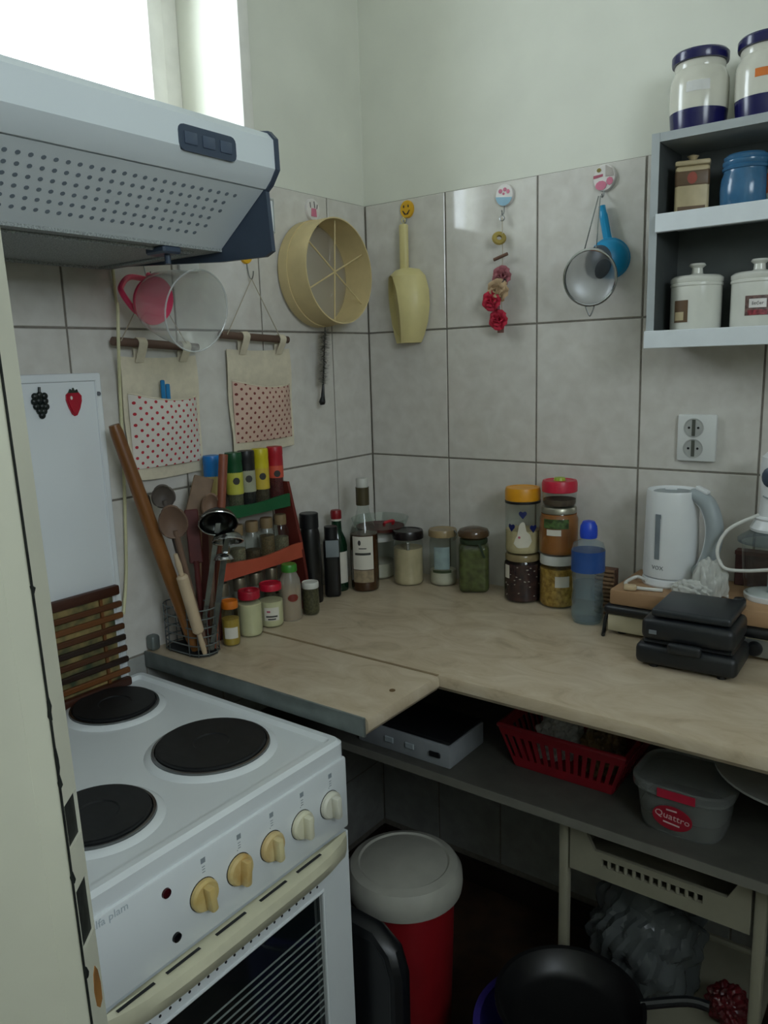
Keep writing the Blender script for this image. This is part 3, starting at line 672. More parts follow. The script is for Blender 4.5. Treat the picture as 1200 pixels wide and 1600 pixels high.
# --- dried flower garland
gx = h5[2].x; gy = h5[2].y
t = thing('flower_garland', 'hanging string of dried flowers, wood slices and cinnamon on the tiled wall', 'garland', (gx, gy, 1.53))
Z = lambda row: up((gx, gy, 0), row)
part('cord', MB().tube(spline([(gx, gy, Z(340)), (gx+.001, gy, Z(400)), (gx - .003, gy, Z(450)), (gx + .002, gy, Z(515))], 6), .0011, 6), m_cord, t)
part('ring', MB().tube([ (gx + .006*math.cos(a), gy, Z(341) + .006*math.sin(a)) for a in [2*PI*k/16 for k in range(16)]], .0012, 6, True), m_wire, t)
part('dried_slice', MB().lathe([(.006, -.004), (.014, -.004), (.017, 0), (.014, .004), (.006, .004), (.006, -.004)], 16, TR(gx - .006, gy - .004, Z(372)) @ RZ(.6) @ RX(PI/2 - .3)), mat('dried_lemon', '#b09a4e', .8, var=.2), t)
part('cinnamon_stick', MB().tube([(gx - .020, gy - .004, Z(402) - .004), (gx + .016, gy - .004, Z(402) + .006)], .004, 8), mat('cinnamon', '#6d5040', .85), t)
def rose(c, r, m, nm):
    q = MB(); c = Vector(c)
    for ring, (n_, rr_, op) in enumerate(((3, .45, .25), (5, .75, .6), (6, 1.0, 1.05))):
        for k in range(n_):
            a_ = 2*PI*k/n_ + ring*.7; d_ = Vector((math.cos(a_), 0, math.sin(a_))); s_ = Vector((-math.sin(a_), 0, math.cos(a_)))
            q.sheet(lambda u, v: c + d_*(r*rr_*math.sin(v*op*1.4)) + s_*((u-.5)*r*1.1*math.sin(PI*min(.95, .25 + .6*v))) + Vector((0, -r*.9*v*math.cos(op*v) + .25*r*(2*u-1)**2*1.0, 0)), 4, 4, .0012)
    part(nm, q, m, t, 60)
m_dpink = mat('dusty_pink_petal', '#a9656c', .85, var=.15); m_red = mat('red_petal', '#c3213f', .75, var=.12); m_tan = mat('tan_petal', '#c9ab86', .85, var=.15)
rose((gx + .004, gy - .004, Z(432)), .024, m_dpink, 'dried_flower')
rose((gx - .002, gy - .012, Z(455)), .028, m_tan, 'wood_shaving_flower')
for a_ in (-.6, .2): part('shaving', MB().sheet(lambda u, v, a_=a_: (gx - .012 + .03*u + .004*math.sin(v*3), gy - .020 - .006*math.sin(PI*v), Z(458) + a_*.008 + .022*(v - .5) + .014*u), 4, 6, .001), m_tan, t)
part('dark_cone', MB().ball((gx + .012, gy - .014, Z(442)), .008, 10, 6), m_darkp, t)
rose((gx - .016, gy - .018, Z(470)), .024, m_red, 'red_flower')
part('wood_stub', MB().tube([(gx - .012, gy - .006, Z(478)), (gx - .012, gy - .006, Z(488))], .008, 10), m_dpink, t)
rose((gx - .002, gy - .010, Z(500)), .024, m_red, 'red_flower')
part('wood_stub', MB().tube([(gx + .0, gy - .008, Z(505)), (gx + .0, gy - .008, Z(520))], .008, 10), mat('brown_stub', '#7a5148', .85), t)

# --- strainers on the patchwork hook
H = h6[2]
t = thing('blue_strainer', 'bright blue plastic-handled strainer behind the metal one', 'strainer', (H.x, -.02, 1.63))
m_sky = mat('sky_blue_plastic', '#1490c0', .35, var=.03)
a = Vector((H.x - .001, -.014, up((H.x, -.014, 0), 322))); b = ony(952, 388, -.020)
part('handle', MB().tube(spline([a, a.lerp(b, .3), a.lerp(b, .7), b], 5), [.0075]*4 + [.0092]*12, 10, M=Matrix.Identity(4)), m_sky, t)
c = ony(953, 404, -.026)
part('bowl', MB().lathe([(.041*math.cos(a_), .020*math.sin(a_)) for a_ in [PI/2*k/8 for k in range(8)]] + [(0, .020)], 28, frame(c, (.83,.55,0), (0,0,1), (.55,-.83,0))), m_sky, t)
part('rim', MB().tube([frame(c, (.83,.55,0), (0,0,1), (.55,-.83,0)) @ Vector(p) for p in circ(.041, 28, .001)], .0028, 8, True), m_sky, t)
c2 = ony(935, 410, -.052)
part('strainer_mesh', MB().lathe([(.036*math.cos(a_), .012*math.sin(a_)) for a_ in [PI/2*k/6 for k in range(7)]][:-1] + [(0, .012)], 28, frame(c2, (.95,-.3,0), (0,0,1), (-.3,-.95,0))), wiremesh('dark_wire_mesh', '#4c5054', .12), t)
part('mesh_arm', MB().tube([c2 + Vector((.02,0,.02)), c + Vector((0,0,.02))], .002, 6), m_wire, t)
t = thing('metal_strainer', 'round metal mesh strainer with wire handle hanging in front of the blue one', 'strainer', (H.x - .03, -.05, 1.56))
c = ony(922, 434, -.084); Fs = frame(c, Vector((.93, .36, 0)), Vector((.06, -.18, .98)), Vector((.93,.36,0)).cross(Vector((.06,-.18,.98))))
rz_ = .0535
part('rim', MB().tube([Fs @ Vector((p[0], p[1]*1.08, 0)) for p in circ(rz_, 40)], .0032, 8, True), m_chrome, t)
part('strainer_mesh', MB().lathe([(rz_*math.cos(a_), -.024*math.sin(a_)) for a_ in [PI/2*k/8 for k in range(8)]] + [(0, -.024)], 32, Fs @ Matrix.Diagonal((1,1.08,1,1))), wiremesh('steel_wire_mesh', '#a9adb0', .5), t)
ht = Vector((H.x - .004, H.y - .004, H.z + .003))
for s_ in (-1, 1): part('handle_wire', MB().tube([Fs @ Vector((.012*s_, rz_*1.08, 0)), ht + Vector((.002*s_, 0, 0))], .0014, 6), m_wire, t)
part('rest_hook', MB().tube(spline([Fs @ Vector((-.010, -rz_*1.08, 0)), Fs @ Vector((-.002, -rz_*1.08 - .020, .002)), Fs @ Vector((.002, -rz_*1.08 - .020, .002)), Fs @ Vector((.010, -rz_*1.08, 0))], 4), .0014, 6), m_wire, t)

# --- double socket
P = ony(1090, 684, 0); t = thing('double_socket', 'white double wall socket above the electric kettle', 'socket', (P.x, 0, P.z - .05))
F = FY((P.x, 0, P.z)); m_sock = mat('white_socket_plastic', '#dcdedb', .35, var=.02)
part('plate', MB().rbox((-.040, -.050, 0), (.040, .050, .011), .004, 2, F), m_sock, t)
m_sockin = mat('socket_recess', '#b4b6b2', .4)
for zz_ in (.022, -.022):
    f_ = part('socket_face', MB().lathe([(.0205, .011), (.0205, .0125), (.0185, .0125), (.0178, .0114), (0, .0114)], 32, F @ TR(-.006, zz_, 0)), m_sockin, t)
    part('earth_strip', MB().box((-.0035, -.0172, .0114), (.0035, .0172, .0124), F @ TR(-.006, zz_, 0)), mat('socket_dark', '#55584f', .5), f_)
    for s_ in (-1, 1): part('pin_hole', MB().cyl(.0026, .0114, .0119, 12, F @ TR(-.006 + s_*.0095, zz_, 0)), m_blackp, f_)

# --- small wall fittings on the left wall
P = onx(291, 405, 0); t = thing('switch_plate', 'small blank white plate on the tiles below the hood', 'plate', (0, P.y, P.z - .03))
part('plate', MB().rbox((-.026, -.026, 0), (.026, .034, .010), .003, 2, FX((0, P.y, P.z))), m_sock, t); part('screw', MB().cyl(.0025, .010, .0112, 10, FX((0, P.y + .002, P.z + .006))), m_blackp, t)
a = onx(428, 366, 0); t = thing('vent_cover', 'white rectangular vent cover plate half hidden behind the hood', 'cover', (0, a.y - .07, a.z))
part('plate', MB().rbox((0, a.y - .14, a.z), (.006, a.y, TT - .03), .002, 1), m_white, t); part('flange', MB().tube([(.006, a.y - .136, a.z + .004), (.006, a.y - .004, a.z + .004), (.006, a.y - .004, TT - .034), (.006, a.y - .136, TT - .034)], .003, 6, True), mat('grey_flange', '#b9bdb8', .5), t)
cpts = [(.006, -.800, 1.656), (.006, -.799, 1.60), onx(184, 480, .036), onx(185, 535, .036), onx(187, 600, .014), onx(192, 700, .008), onx(196, 820, .008), onx(197, 900, .008), onx(193, 960, .02)]
single('hanging_cable', MB().tube(spline(cpts, 8), .0032, 8), mat('yellowed_cord', '#d6d2a8', .5), 'yellowish power cable hanging down the tiles beside the stove lid', 'cable', (.006, -.80, 1.0))

# --- fruit magnets on the stove lid
F = FX(onx(62, 628, .0125)); t = thing('fridge_magnet', 'dark grape-bunch magnet stuck on the raised stove lid', 'magnet', F.translation)
q = MB(); m_grape = mat('dark_grape', '#17211f', .4)
for (x, y) in ((-.009,.010),(.0,.012),(.009,.010),(-.011,.001),(-.002,.002),(.009,.001),(-.008,-.008),(.003,-.008),(.010,-.009),(-.003,-.016),(.005,-.017),(.001,-.024)): q.ball((x, y, .002), .0065, 10, 6, (1,1,.7), F)
part('grapes', q, m_grape, t, 60, kind='stuff'); part('stalk', MB().tube([F @ Vector((0,.014,.002)), F @ Vector((.001,.026,.002))], .0025, 8), m_grape, t)
F = FX(onx(115, 630, .0125)); t = thing('fridge_magnet', 'red strawberry magnet stuck on the raised stove lid', 'magnet', F.translation)
out = [(.0,.020),(.010,.020),(.016,.013),(.0155,.003),(.011,-.010),(.004,-.022),(-.001,-.0235),(-.006,-.020),(-.012,-.006),(-.0155,.006),(-.0145,.016),(-.008,.021)]
part('berry', MB().prism(out, 0, .003, F).prism([(x*.8, y*.8) for x, y in out], .003, .0045, F), mat('strawberry_red', '#b31830', .25), t)
part('leaves', MB().prism([(-.010,.019),(-.006,.026),(-.003,.021),(0,.028),(.003,.021),(.007,.025),(.009,.019)], .0005, .005, F), mat('dark_leaf', '#22301f', .6), t)
part('highlight', MB().prism(blob(-.006, .010, .0022, .0035, 10), .0045, .0049, F), m_discw, t)

# ================================================================== ON THE WALL SHELF
m_ceram = mat('cream_ceramic', '#d6d4c6', .18, var=.03, scale=8, coat=.3); m_cobalt = mat('cobalt_glaze', '#1c1c52', .2, var=.08)
def face(P): return math.atan2(CP.y - P[1], CP.x - P[0])
def crock(px, pb, label, stick):
    c = Vector((px, -.074, 1.8785)); r = .0535
    t = thing('ceramic_jar', label, 'jar', c); M = TR(*c); h = .132
    part('body', MB().lathe([(r*.985, .038), (r, .050), (r*1.0, .080), (r*.98, .094), (r*.90, .106), (r*.84, .112), (r*.86, .120), (r*.84, .124), (r*.74, .124)], 40, M), m_ceram, t)
    part('blue_base', MB().lathe([(0, 0), (r*.90, 0), (r*.93, .006), (r*.985, .0379), (0, .0379)], 40, M), m_cobalt, t, label='dark blue glazed base')
    part('lid', MB().lathe([(0, .1245), (r*.94, .1245), (r*.96, .128), (r*.96, .139), (r*.90, .143), (0, .1435)], 40, M), m_cobalt, t, label='dark blue lid')
    a_ = face(c); s_ = part('sticker', MB().patch(r*1.003, a_ + stick[0], stick[1], .066, .066 + stick[2], .0004, 10, M), stick[3], t)
    if len(stick) > 4: part('print', MB().text(stick[4], .012, M @ TR(0,0,.066 + stick[2]/2), wrap=(r*1.003 + .0004, a_ + stick[0])), m_redp, s_)
    return t
P1 = ony(1092, 200, -.074); P2 = ony(1192, 180, -.074)
crock(P1.x - .002, 0, 'cream jar with dark blue lid and clear sticker on top of the shelf', (-.05, .042, .018, glass('clear_sticker', '#ffffff', .9, .2, .35)))
crock(P2.x + .003, 0, 'cream jar with dark blue lid and orange sticker on top of the shelf', (-.05, .034, .014, mat('orange_sticker', '#d9772e', .5)))
zs2 = 1.696 + .0341
P = ony(1080, 320, -.08); c = Vector((P.x, -.08, zs2)); a_ = face(c)
t = thing('square_canister', 'square cream and brown kitchen canister on the middle shelf', 'canister', c, a_ + PI/2); hw = .031
m_can = mat('aged_cream_tin', '#c5b48e', .4, var=.1); m_canb = mat('brown_tin_band', '#6a523a', .4, var=.1)
part('body', MB().rbox((-hw, -hw, 0), (hw, hw, .088), .006, 3), m_can, t, world=False)
part('band', MB().rbox((-hw-.0006, -hw-.0006, .048), (hw+.0006, hw+.0006, .082), .006, 3), m_canb, t, world=False)
part('lid', MB().rbox((-hw-.001, -hw-.001, .088), (hw+.001, hw+.001, .098), .004, 2), m_can, t, world=False)
part('knob', MB().lathe([(0, .098), (.010, .098), (.007, .104), (.011, .110), (0, .114)], 16), m_can, t, world=False)
part('rose_print', MB().prism(blob(0, .065, .009, .011, 12), -.0003, .0008, frame((0, -hw-.0006, 0), (1,0,0), (0,0,1), (0,-1,0))), mat('rose_print', '#9a4433', .5), t, world=False)
part('lettering', MB().text('Biscuits', .015, frame((0, -hw, .016), (1,0,0), (0,0,1), (0,-1,0))) if 0 else MB().rbox((-hw*.8, -.0004-hw, .002), (hw*.8, -hw+.0002, .014), .0002, 1), m_canb, t, world=False)
P = ony(1163, 312, -.08); c = Vector((P.x, -.08, zs2)); r = .044; M = TR(*c)
t = thing('ceramic_jar', 'blue ribbed ceramic jar on the middle shelf', 'jar', c); m_blj = mat('denim_blue_glaze', '#3d6e94', .18, var=.1)
part('body', MB().lathe([(0, 0), (r*.88, 0), (r*.97, .010), (r, .035), (r*.96, .055), (r*.88, .064), (r*.88, .068), (r*.93, .069)], 36, M), m_blj, t)
part('lid', MB().lathe([(r*.93, .069), (r*.95, .073), (r*.90, .076), (r*.94, .080), (r*.94, .084), (r*.88, .087), (r*.90, .092), (r*.80, .096), (0, .097)], 36, M), m_blj, t)
P = ony(1218, 300, -.08); c = Vector((P.x + .006, -.08, zs2)); M = TR(*c); r = .030
t = thing('ceramic_jar', 'orange and cream jar at the end of the middle shelf', 'jar', c)
part('body', MB().lathe([(0,0), (r*.85,0), (r,.02), (r,.05), (r*.9,.075), (r*.9,.085), (0,.085)], 32, M), m_ceram, t); part('orange_band', MB().lathe([(r*1.004,.02), (r*1.008,.03), (r*1.008,.05), (r*1.004,.055), (r*.95, .055), (r*.95,.02), (r*1.004,.02)], 32, M), mat('orange_glaze', '#c2561f', .3), t)
zs3 = 1.478 + .0341; m_whc = mat('white_ceramic', '#dcdcd2', .2, var=.02, coat=.3)
for px, r, h, ls, txt, lab in ((1086, .0480, .100, 1, 'K', 'white lidded canister with brown picture label on the lowest shelf'), (1182, .0480, .098, 0, 'šećer', 'white lidded canister with red berry label on the lowest shelf')):
    P = ony(px, 508, -.08); c = Vector((P.x, -.08, zs3)); M = TR(*c); a_ = face(c)
    t = thing('storage_canister', lab, 'canister', c)
    part('body', MB().lathe([(0,0), (r*.98,0), (r,.004), (r,h*.82), (r*1.03,h*.84), (r*1.03,h*.88), (r,h*.89), (r*1.03,h*.92), (r*1.03,h*.98), (r*.99,h)], 40, M), m_whc, t)
    part('lid', MB().lathe([(r*.99,h), (r*.9,h+.003), (.016,h+.005), (.011,h+.008), (.010,h+.018), (.016,h+.023), (.014,h+.027), (0,h+.028)], 32, M), m_whc, t)
    if ls: l_ = part('label', MB().patch(r*1.0, a_ - .62, .030, .014, .056, .0005, 8, M), m_canb, t); part('label_print', MB().patch(r*1.0 + .0005, a_ - .68, .020, .018, .034, .0003, 6, M), m_can, l_)
    else:
        l_ = part('label', MB().patch(r*1.0, a_ + .02, .046, .020, .056, .0005, 10, M), mat('berry_label', '#8a6a62', .5, scale=120, var=.3), t)
        k_ = part('label_print', MB().patch(r*1.0 + .0005, a_, .030, .034, .050, .0003, 8, M), m_discw, l_); part('lettering', MB().text(txt, .009, M @ TR(0,0,.042), wrap=(r + .0009, a_)), m_darkp, l_)
        part('berry_print', MB().patch(r*1.0 + .0005, a_, .034, .021, .030, .0003, 8, M), mat('berry_red', '#a83d47', .5, scale=160, var=.3), l_)

# ================================================================== ON THE WORKTOP
def wrap_poly(q, poly, r, ang, z, M, th=.0005, n=10):
    """flat print wrapped round a cylinder, built in narrow upright strips"""
    xs = [p[0] for p in poly]; lo, hi = min(xs), max(xs); cols = []; m_ = len(poly)
    for i in range(n + 1):
        x = lo + (hi - lo)*(.001 + .998*i/n); ys = []
        for k in range(m_):
            (xa, ya), (xb, yb) = poly[k], poly[(k+1) % m_]
            if (xa - x)*(xb - x) <= 0 and abs(xa - xb) > 1e-9: ys.append(ya + (yb - ya)*(x - xa)/(xb - xa))
        cols.append((x, min(ys), max(ys)))
    f_ = lambda x, y, rr_: (rr_*math.cos(ang + x/r), rr_*math.sin(ang + x/r), z + y)
    vs = []; fs = []
    for x, y0_, y1_ in cols: vs += [f_(x, y0_, r), f_(x, y1_, r), f_(x, y1_, r + th), f_(x, y0_, r + th)]
    for i in range(n):
        for k in range(4): fs.append((4*i + k, 4*i + (k+1) % 4, 4*i + 4 + (k+1) % 4, 4*i + 4 + k))
    fs += [(0,1,2,3), (4*n+3, 4*n+2, 4*n+1, 4*n)]
    q.add(vs, fs, M); return q
def bars(q, r, ang, z, M, rows, th=.0004):
    for (w_, dz, h_) in rows: wrap_poly(q, [(-w_/2, dz), (0, dz), (w_/2, dz), (w_/2, dz + h_), (0, dz+h_), (-w_/2, dz + h_)], r, ang, z, M, th)
    return q
m_paper = mat('paper_label', '#d8d3c6', .7, var=.03); m_ink = mat('dark_ink', '#3b3a36', .7)
def gjar(name, label, cat, c, r, h, lidm, lidh=.014, fill=.6, fillm=None, neck=.86, sh=.74, gm=None, lid_r=None, foot=.0, group=None, seg=36):
    t = thing(name, label, cat, c, 0, group); M = TR(*c); hg = h - lidh*.55
    part('glass_body', MB().lathe([(0, .001), (r*.90, .001), (r*.985, .005), (r, .012), (r, hg*sh), (r*(.5+neck/2)+.0, hg*(sh+.08)), (r*neck, hg*(sh+.14)), (r*neck, hg)], seg, M), gm or m_thin, t)
    if fillm:
        ft = min(fill*h, hg*.97); pr = [(0, .003), (r*.88, .003), (r*.955, .007), (r*.965, .014)]
        for zz_, rr_ in ((hg*sh, .965), (hg*(sh+.08), (.5+neck/2)*.965), (hg*(sh+.14), neck*.96)):
            if zz_ < ft: pr.append((r*rr_, zz_))
        last = pr[-1][0]; pr += [(last, ft), (0, ft + .001)]
        part('contents', MB().lathe(pr, seg, M), fillm, t)
    lr = lid_r or r*neck*1.06
    lo = part('lid', MB().lathe([(lr*.97, h - lidh), (lr, h - lidh + .001), (lr, h - lidh*.25), (lr*.95, h), (lr*.80, h + .0005), (lr*.76, h - .001), (0, h - .001)], seg, M), lidm, t)
    return t, M, face(c), hg
def lm(name, col, **k): return mat(name, col, k.pop('rough', .35), **k)
def SP(px, py, wpx, z=CT, dx=0, dy=0):
    c, r = spot(px, py, wpx, z); return Vector((c.x + dx, c.y + dy, z)), r

# --- spice rack against the left wall
RXB = .018
t = thing('spice_rack', 'reddish wooden spice rack with green and orange shelf lips against the tiles', 'rack', (.05, -.53, CT))
m_rwood = mat('red_stained_wood', '#6f2a22', .5, var=.12, scale=14, stretch=(1,1,.2)); m_glip = mat('green_painted_wood', '#155a34', .45, var=.05); m_olip = mat('orange_red_wood', '#b4523a', .5, var=.06, scale=20)
def slant(y0, y1): # side board leaning in the y direction, profile in x-z
    q = MB(); vs = []
    for (z, xf, f_) in ((CT + .0005, .090, 0), (CT + .16, .088, .5), (1.20, .074, 1)):
        y = y0 + (y1 - y0)*f_
        vs += [(RXB, y - .004, z), (xf, y - .004, z), (xf, y + .004, z), (RXB, y + .004, z)]
    fs = [(3,2,1,0), (8,9,10,11)]
    for i in (0, 4):
        for k in range(4): fs.append((i+k, i+(k+1) % 4, i+4+(k+1) % 4, i+4+k))
    return q.add(vs, fs)
part('side_board', slant(-.382, -.424), m_rwood, t); part('side_board', slant(-.676, -.645), m_rwood, t)
def lip(y0, y1, x, z0, h, m, wav):
    poly = [(y0, z0), (y1, z0)] + [(y1 + (y0-y1)*k/16, z0 + h + wav*math.cos(2*PI*k/16)) for k in range(17)]
    return MB().prism(poly, x, x + .006, frame((0,0,0), (0,1,0), (0,0,1), (1,0,0)))
for z, y0, y1, xf, m, wv, lz, nm in ((1.150, -.638, -.431, .074, m_glip, .003, .020, 'green'), (1.022, -.652, -.405, .082, m_olip, .004, .026, 'orange'), (.897, -.664, -.392, .083, m_rwood, 0, .012, 'red')):
    s_ = part('tier_board', MB().box((RXB, y0, z - .007), (xf, y1, z)), m_rwood, t)
    part('tier_lip', lip(y0 - .004, y1 + .004, xf + .0002, z - .007, lz + .007, m, wv), m, s_, label=nm + ' front lip')
part('back_rail', MB().box((RXB - .006, -.64, 1.185), (RXB - .0005, -.43, 1.20)), m_rwood, t)
random.seed(11)
capm = {'blue': '#1678c4', 'green': '#114d28', 'black': '#1d1d1f', 'yellow': '#cfc01f', 'red': '#b01c2b'}
labm = {'blue': '#c9b878', 'green': '#c2c04a', 'black': '#a4a58c', 'yellow': '#cdb23c', 'red': '#d2563e'}
inm = {'blue': '#c2ab6a', 'green': '#6e6b52', 'black': '#2c2b28', 'yellow': '#5c4f3c', 'red': '#6a2d2c'}
for k, px in zip(capm, (330, 364, 384, 406, 429)):
    y = onx(px, 712, .046).y; c = Vector((.046, y, 1.1505)); r = .0185; h = .132
    y_ = y
    t = thing('spice_shaker', 'glass spice shaker with %s cap on the top tier of the rack' % k, 'spice jar', c, 0, None); M = TR(*c); a_ = face(c)
    part('glass_body', MB().lathe([(0,0), (r*.92,0), (r,.004), (r,.080), (r*.92,.086), (r*.92,.092)], 24, M), m_thin, t)
    part('contents', MB().lathe([(0,.002), (r*.9,.002), (r*.94,.006), (r*.94,.060), (0,.061)], 20, M), mat('spice_' + k, inm[k], .9, var=.25, scale=300), t)
    part('label', MB().lathe([(r*1.01,.040 if k != 'red' else .060), (r*1.02,.040 if k != 'red' else .060), (r*1.02,.089), (r*1.01,.089)], 24, M), mat('spice_label_' + k, labm[k], .5, var=.05), t)
    if k != 'blue': part('emblem', wrap_poly(MB(), blob(.004, 0, .008, .008, 14), r*1.02, a_, .070, M), m_ink, t)
    part('cap', MB().lathe([(r*.95,.088), (r*1.02,.088), (r*1.03,.094), (r*1.0,.112), (r*1.03,.114), (r*1.03,h-.004), (r*.97,h), (0,h)], 28, M), mat('cap_' + k, capm[k], .4, var=.04), t)
for tier, z, n, y0, y1, h, r, x in (('middle', 1.0225, 5, -.620, -.435, .100, .0185, .052), ('bottom', .8975, 5, -.630, -.425, .105, .0185, .055)):
    for k in range(n):
        c = Vector((x, y0 + (y1 - y0)*k/(n-1), z)); M = TR(*c)
        t = thing('spice_jar', 'small cork-coloured spice jar on the %s tier of the rack' % tier if tier == 'middle' else 'small glass spice jar with dull metal cap on the bottom tier of the rack', 'spice jar', c, 0, 'spice jars on the %s tier' % tier)
        part('glass_body', MB().lathe([(0,0), (r*.92,0), (r,.004), (r,.062), (r*.7,.074), (r*.68,.080)], 22, M), m_thin, t)
        part('contents', MB().lathe([(0,.002), (r*.9,.002), (r*.94,.006), (r*.94,.058 - .012*(k % 3)), (0,.059 - .012*(k % 3))], 18, M), mat('spice_fill_%d' % (k % 3), ('#7a6544', '#8d8468', '#5b4a33')[k % 3], .9, var=.25, scale=300), t)
        part('cap', MB().lathe([(0,.076), (r*.76,.076), (r*.78,.080), (r*.78,h-.003), (r*.72,h), (0,h)], 22, M), mat('cork_cap', '#8a7452', .6, var=.1) if tier == 'middle' else mat('dull_metal_cap', '#8f8672', .4, .7, var=.1), t)

# --- jars in front of the spice rack
m_cheese = mat('cream_powder', '#d9d2a8', .9, var=.05); m_must = mat('mustard_fill', '#b5963a', .6, var=.06); m_almond = mat('nut_cream_fill', '#b59a78', .8, var=.05)
c, r = SP(360, 1010, 26); c.x += .006
t, M, a_, hg = gjar('spice_jar', 'small jar with orange lid and mustard contents beside the utensil holder', 'jar', c, .0185, .097, lm('orange_lid', '#d5741e'), .016, .60, m_must, .90)
part('label', MB().patch(.0187, a_, .030, .018, .042, .0004, 10, M), m_paper, t)
c, r = SP(391, 998, 39, dy=.004); t, M, a_, hg = gjar('storage_jar', 'jar of pale cream with ridged red lid in front of the rack', 'jar', c, .0265, .101, lm('crimson_lid', '#a8182e'), .018, .72, m_cheese, .86)
part('lid_knob', MB().lathe([(0, .100), (.010, .100), (.008, .104), (0, .105)], 16, M), MATS['crimson_lid'], t)
c, r = SP(424, 982, 40, dx=.004); t, M, a_, hg = gjar('storage_jar', 'jar with flat red lid and striped paper label in front of the rack', 'jar', c, .0272, .099, lm('scarlet_lid', '#c01a35'), .015, .60, m_cheese, .88)
l_ = part('label', MB().patch(.0274, a_, .034, .018, .048, .0004, 10, M), m_paper, t); part('label_print', bars(MB(), .0278, a_, 0, M, ((.026, .026, .0035), (.018, .020, .003))), m_ink, l_); part('red_mark', bars(MB(), .0278, a_ - .25, 0, M, ((.008, .037, .004),)), m_redp, l_)
c, r = SP(456, 972, 36); r = .0250; h = .131; t = thing('sauce_bottle', 'plastic bottle of beige sauce with green cap beside the white-lidded jar', 'bottle', c); M = TR(*c); a_ = face(c)
part('bottle_body', MB().lathe([(0,0), (r*.93,0), (r,.006), (r,.080), (r*.92,.095), (r*.66,.110), (r*.62,.116)], 32, M), glass('cloudy_plastic', '#e6e2d4', .6, .2, .25), t); part('contents', MB().lathe([(0,.002), (r*.9,.002), (r*.965,.007), (r*.965,.078), (0,.079)], 28, M), m_almond, t)
part('cap', MB().lathe([(0,.114), (r*.72,.114), (r*.74,.117), (r*.72,.128), (r*.66,h), (0,h)], 28, M), lm('green_cap', '#3f8a33'), t); part('emblem', wrap_poly(MB(), blob(0, 0, .013, .009, 16), r*1.002, a_ + .25, .056, M), lm('brown_emblem', '#7a2f26'), t)
c, r = SP(484, 962, 27, dx=.006); gjar('spice_jar', 'small olive-brown jar with ribbed white lid beside the black bottles', 'jar', c, .0200, .078, lm('white_tin_lid', '#d5d6cf'), .014, .80, mat('dried_herbs', '#5c5638', .9, var=.25, scale=200), .95, .80)
# dark bottles
m_dark = mat('near_black_glass', '#131314', .3, var=.1)
c, r = SP(488, 944, 38, dx=.004, dy=-.002); r = .027; M = TR(*c); t = thing('dark_bottle', 'tall matte black bottle with wide round cap beside the spice rack', 'bottle', c)
part('bottle_body', MB().lathe([(0,0), (r*.95,0), (r,.005), (r,.10), (r*.88,.175), (r*.78,.186)], 30, M), m_dark, t); part('cap', MB().lathe([(r*.80,.186), (r*.86,.187), (r*.86,.221), (r*.80,.223), (0,.223)], 30, M), m_blackp, t)
c, r = SP(513, 935, 28, dx=.014, dy=.004); r = .0205; M = TR(*c); a_ = face(c); t = thing('dark_bottle', 'small dark bottle with curved grey label beside the green bottle', 'bottle', c)
part('bottle_body', MB().rbox((-r, -r*.7, 0), (r, r*.7, .150), .009, 3, M @ RZ(a_ + PI/2)), m_dark, t); part('cap', MB().cyl(r*.8, .150, .181, 24, M), m_blackp, t)
part('label', MB().rbox((-r*.7, -r*.7 - .0006, .105), (r*.9, -r*.7 + .0002, .148), .004, 2, M @ RZ(a_ + PI/2)), mat('grey_label', '#7c8488', .6), t)
c, r = SP(527, 926, 31, dy=.008); r = .0255; M = TR(*c); a_ = face(c); t = thing('green_bottle', 'dark green glass bottle with red cap beside the label-covered vinegar bottle', 'bottle', c)
part('bottle_body', MB().lathe([(0,0), (r*.95,0), (r,.006), (r,.118), (r*.85,.135), (r*.52,.155), (r*.48,.190)], 32, M), mat('dark_green_glass', '#10301d', .12, var=.05), t); part('cap', MB().lathe([(0,.188), (r*.54,.188), (r*.56,.190), (r*.56,.206), (r*.5,.210), (0,.210)], 26, M), lm('dark_red_cap', '#8c1a22'), t)
part('collar', MB().cyl(r*.53, .183, .188, 24, M), m_paper, t); part('label', MB().patch(r*1.003, a_ + .55, .034, .022, .104, .0004, 10, M), m_paper, t)
# vinegar bottle
c, r = SP(569, 926, 46, dx=.004, dy=.002); r = .0370; M = TR(*c); a_ = face(c); t = thing('vinegar_bottle', 'clear bottle of brown vinegar with cream label and white cap in the corner', 'bottle', c)
part('bottle_body', MB().lathe([(0,.001), (r*.93,.001), (r,.008), (r,.135), (r*.97,.150), (r*.60,.185), (r*.40,.215), (r*.36,.268)], 36, M), m_thin, t)
part('contents', MB().lathe([(0,.003), (r*.92,.003), (r*.97,.009), (r*.97,.134), (r*.94,.148), (0,.149)], 32, M), mat('brown_vinegar', '#4a2812', .2, var=.1), t)
l_ = part('label', MB().patch(r*1.004, a_ - .12, .056, .060, .146, .0005, 14, M), m_paper, t); part('lower_label', MB().patch(r*1.004, a_ - .12, .056, .026, .058, .0005, 14, M), mat('tan_label', '#a18f72', .7, var=.15, scale=90), t)
part('label_print', bars(wrap_poly(MB(), blob(-.008, .032, .004, .007, 12), r*1.004 + .0005, a_ - .12, .098, M), r*1.004 + .0005, a_ - .12, .098, M, ((.042, 0, .006), (.020, .016, .0025))), m_ink, l_)
part('neck_seal', MB().lathe([(r*.43,.222), (r*.46,.222), (r*.46,.268), (r*.43,.268)], 26, M), mat('olive_seal', '#4a4228', .5), t); part('cap', MB().lathe([(0,.268), (r*.42,.268), (r*.42,.288), (r*.38,.291), (0,.291)], 26, M), mat('pale_cap', '#c9c9c2', .4), t)
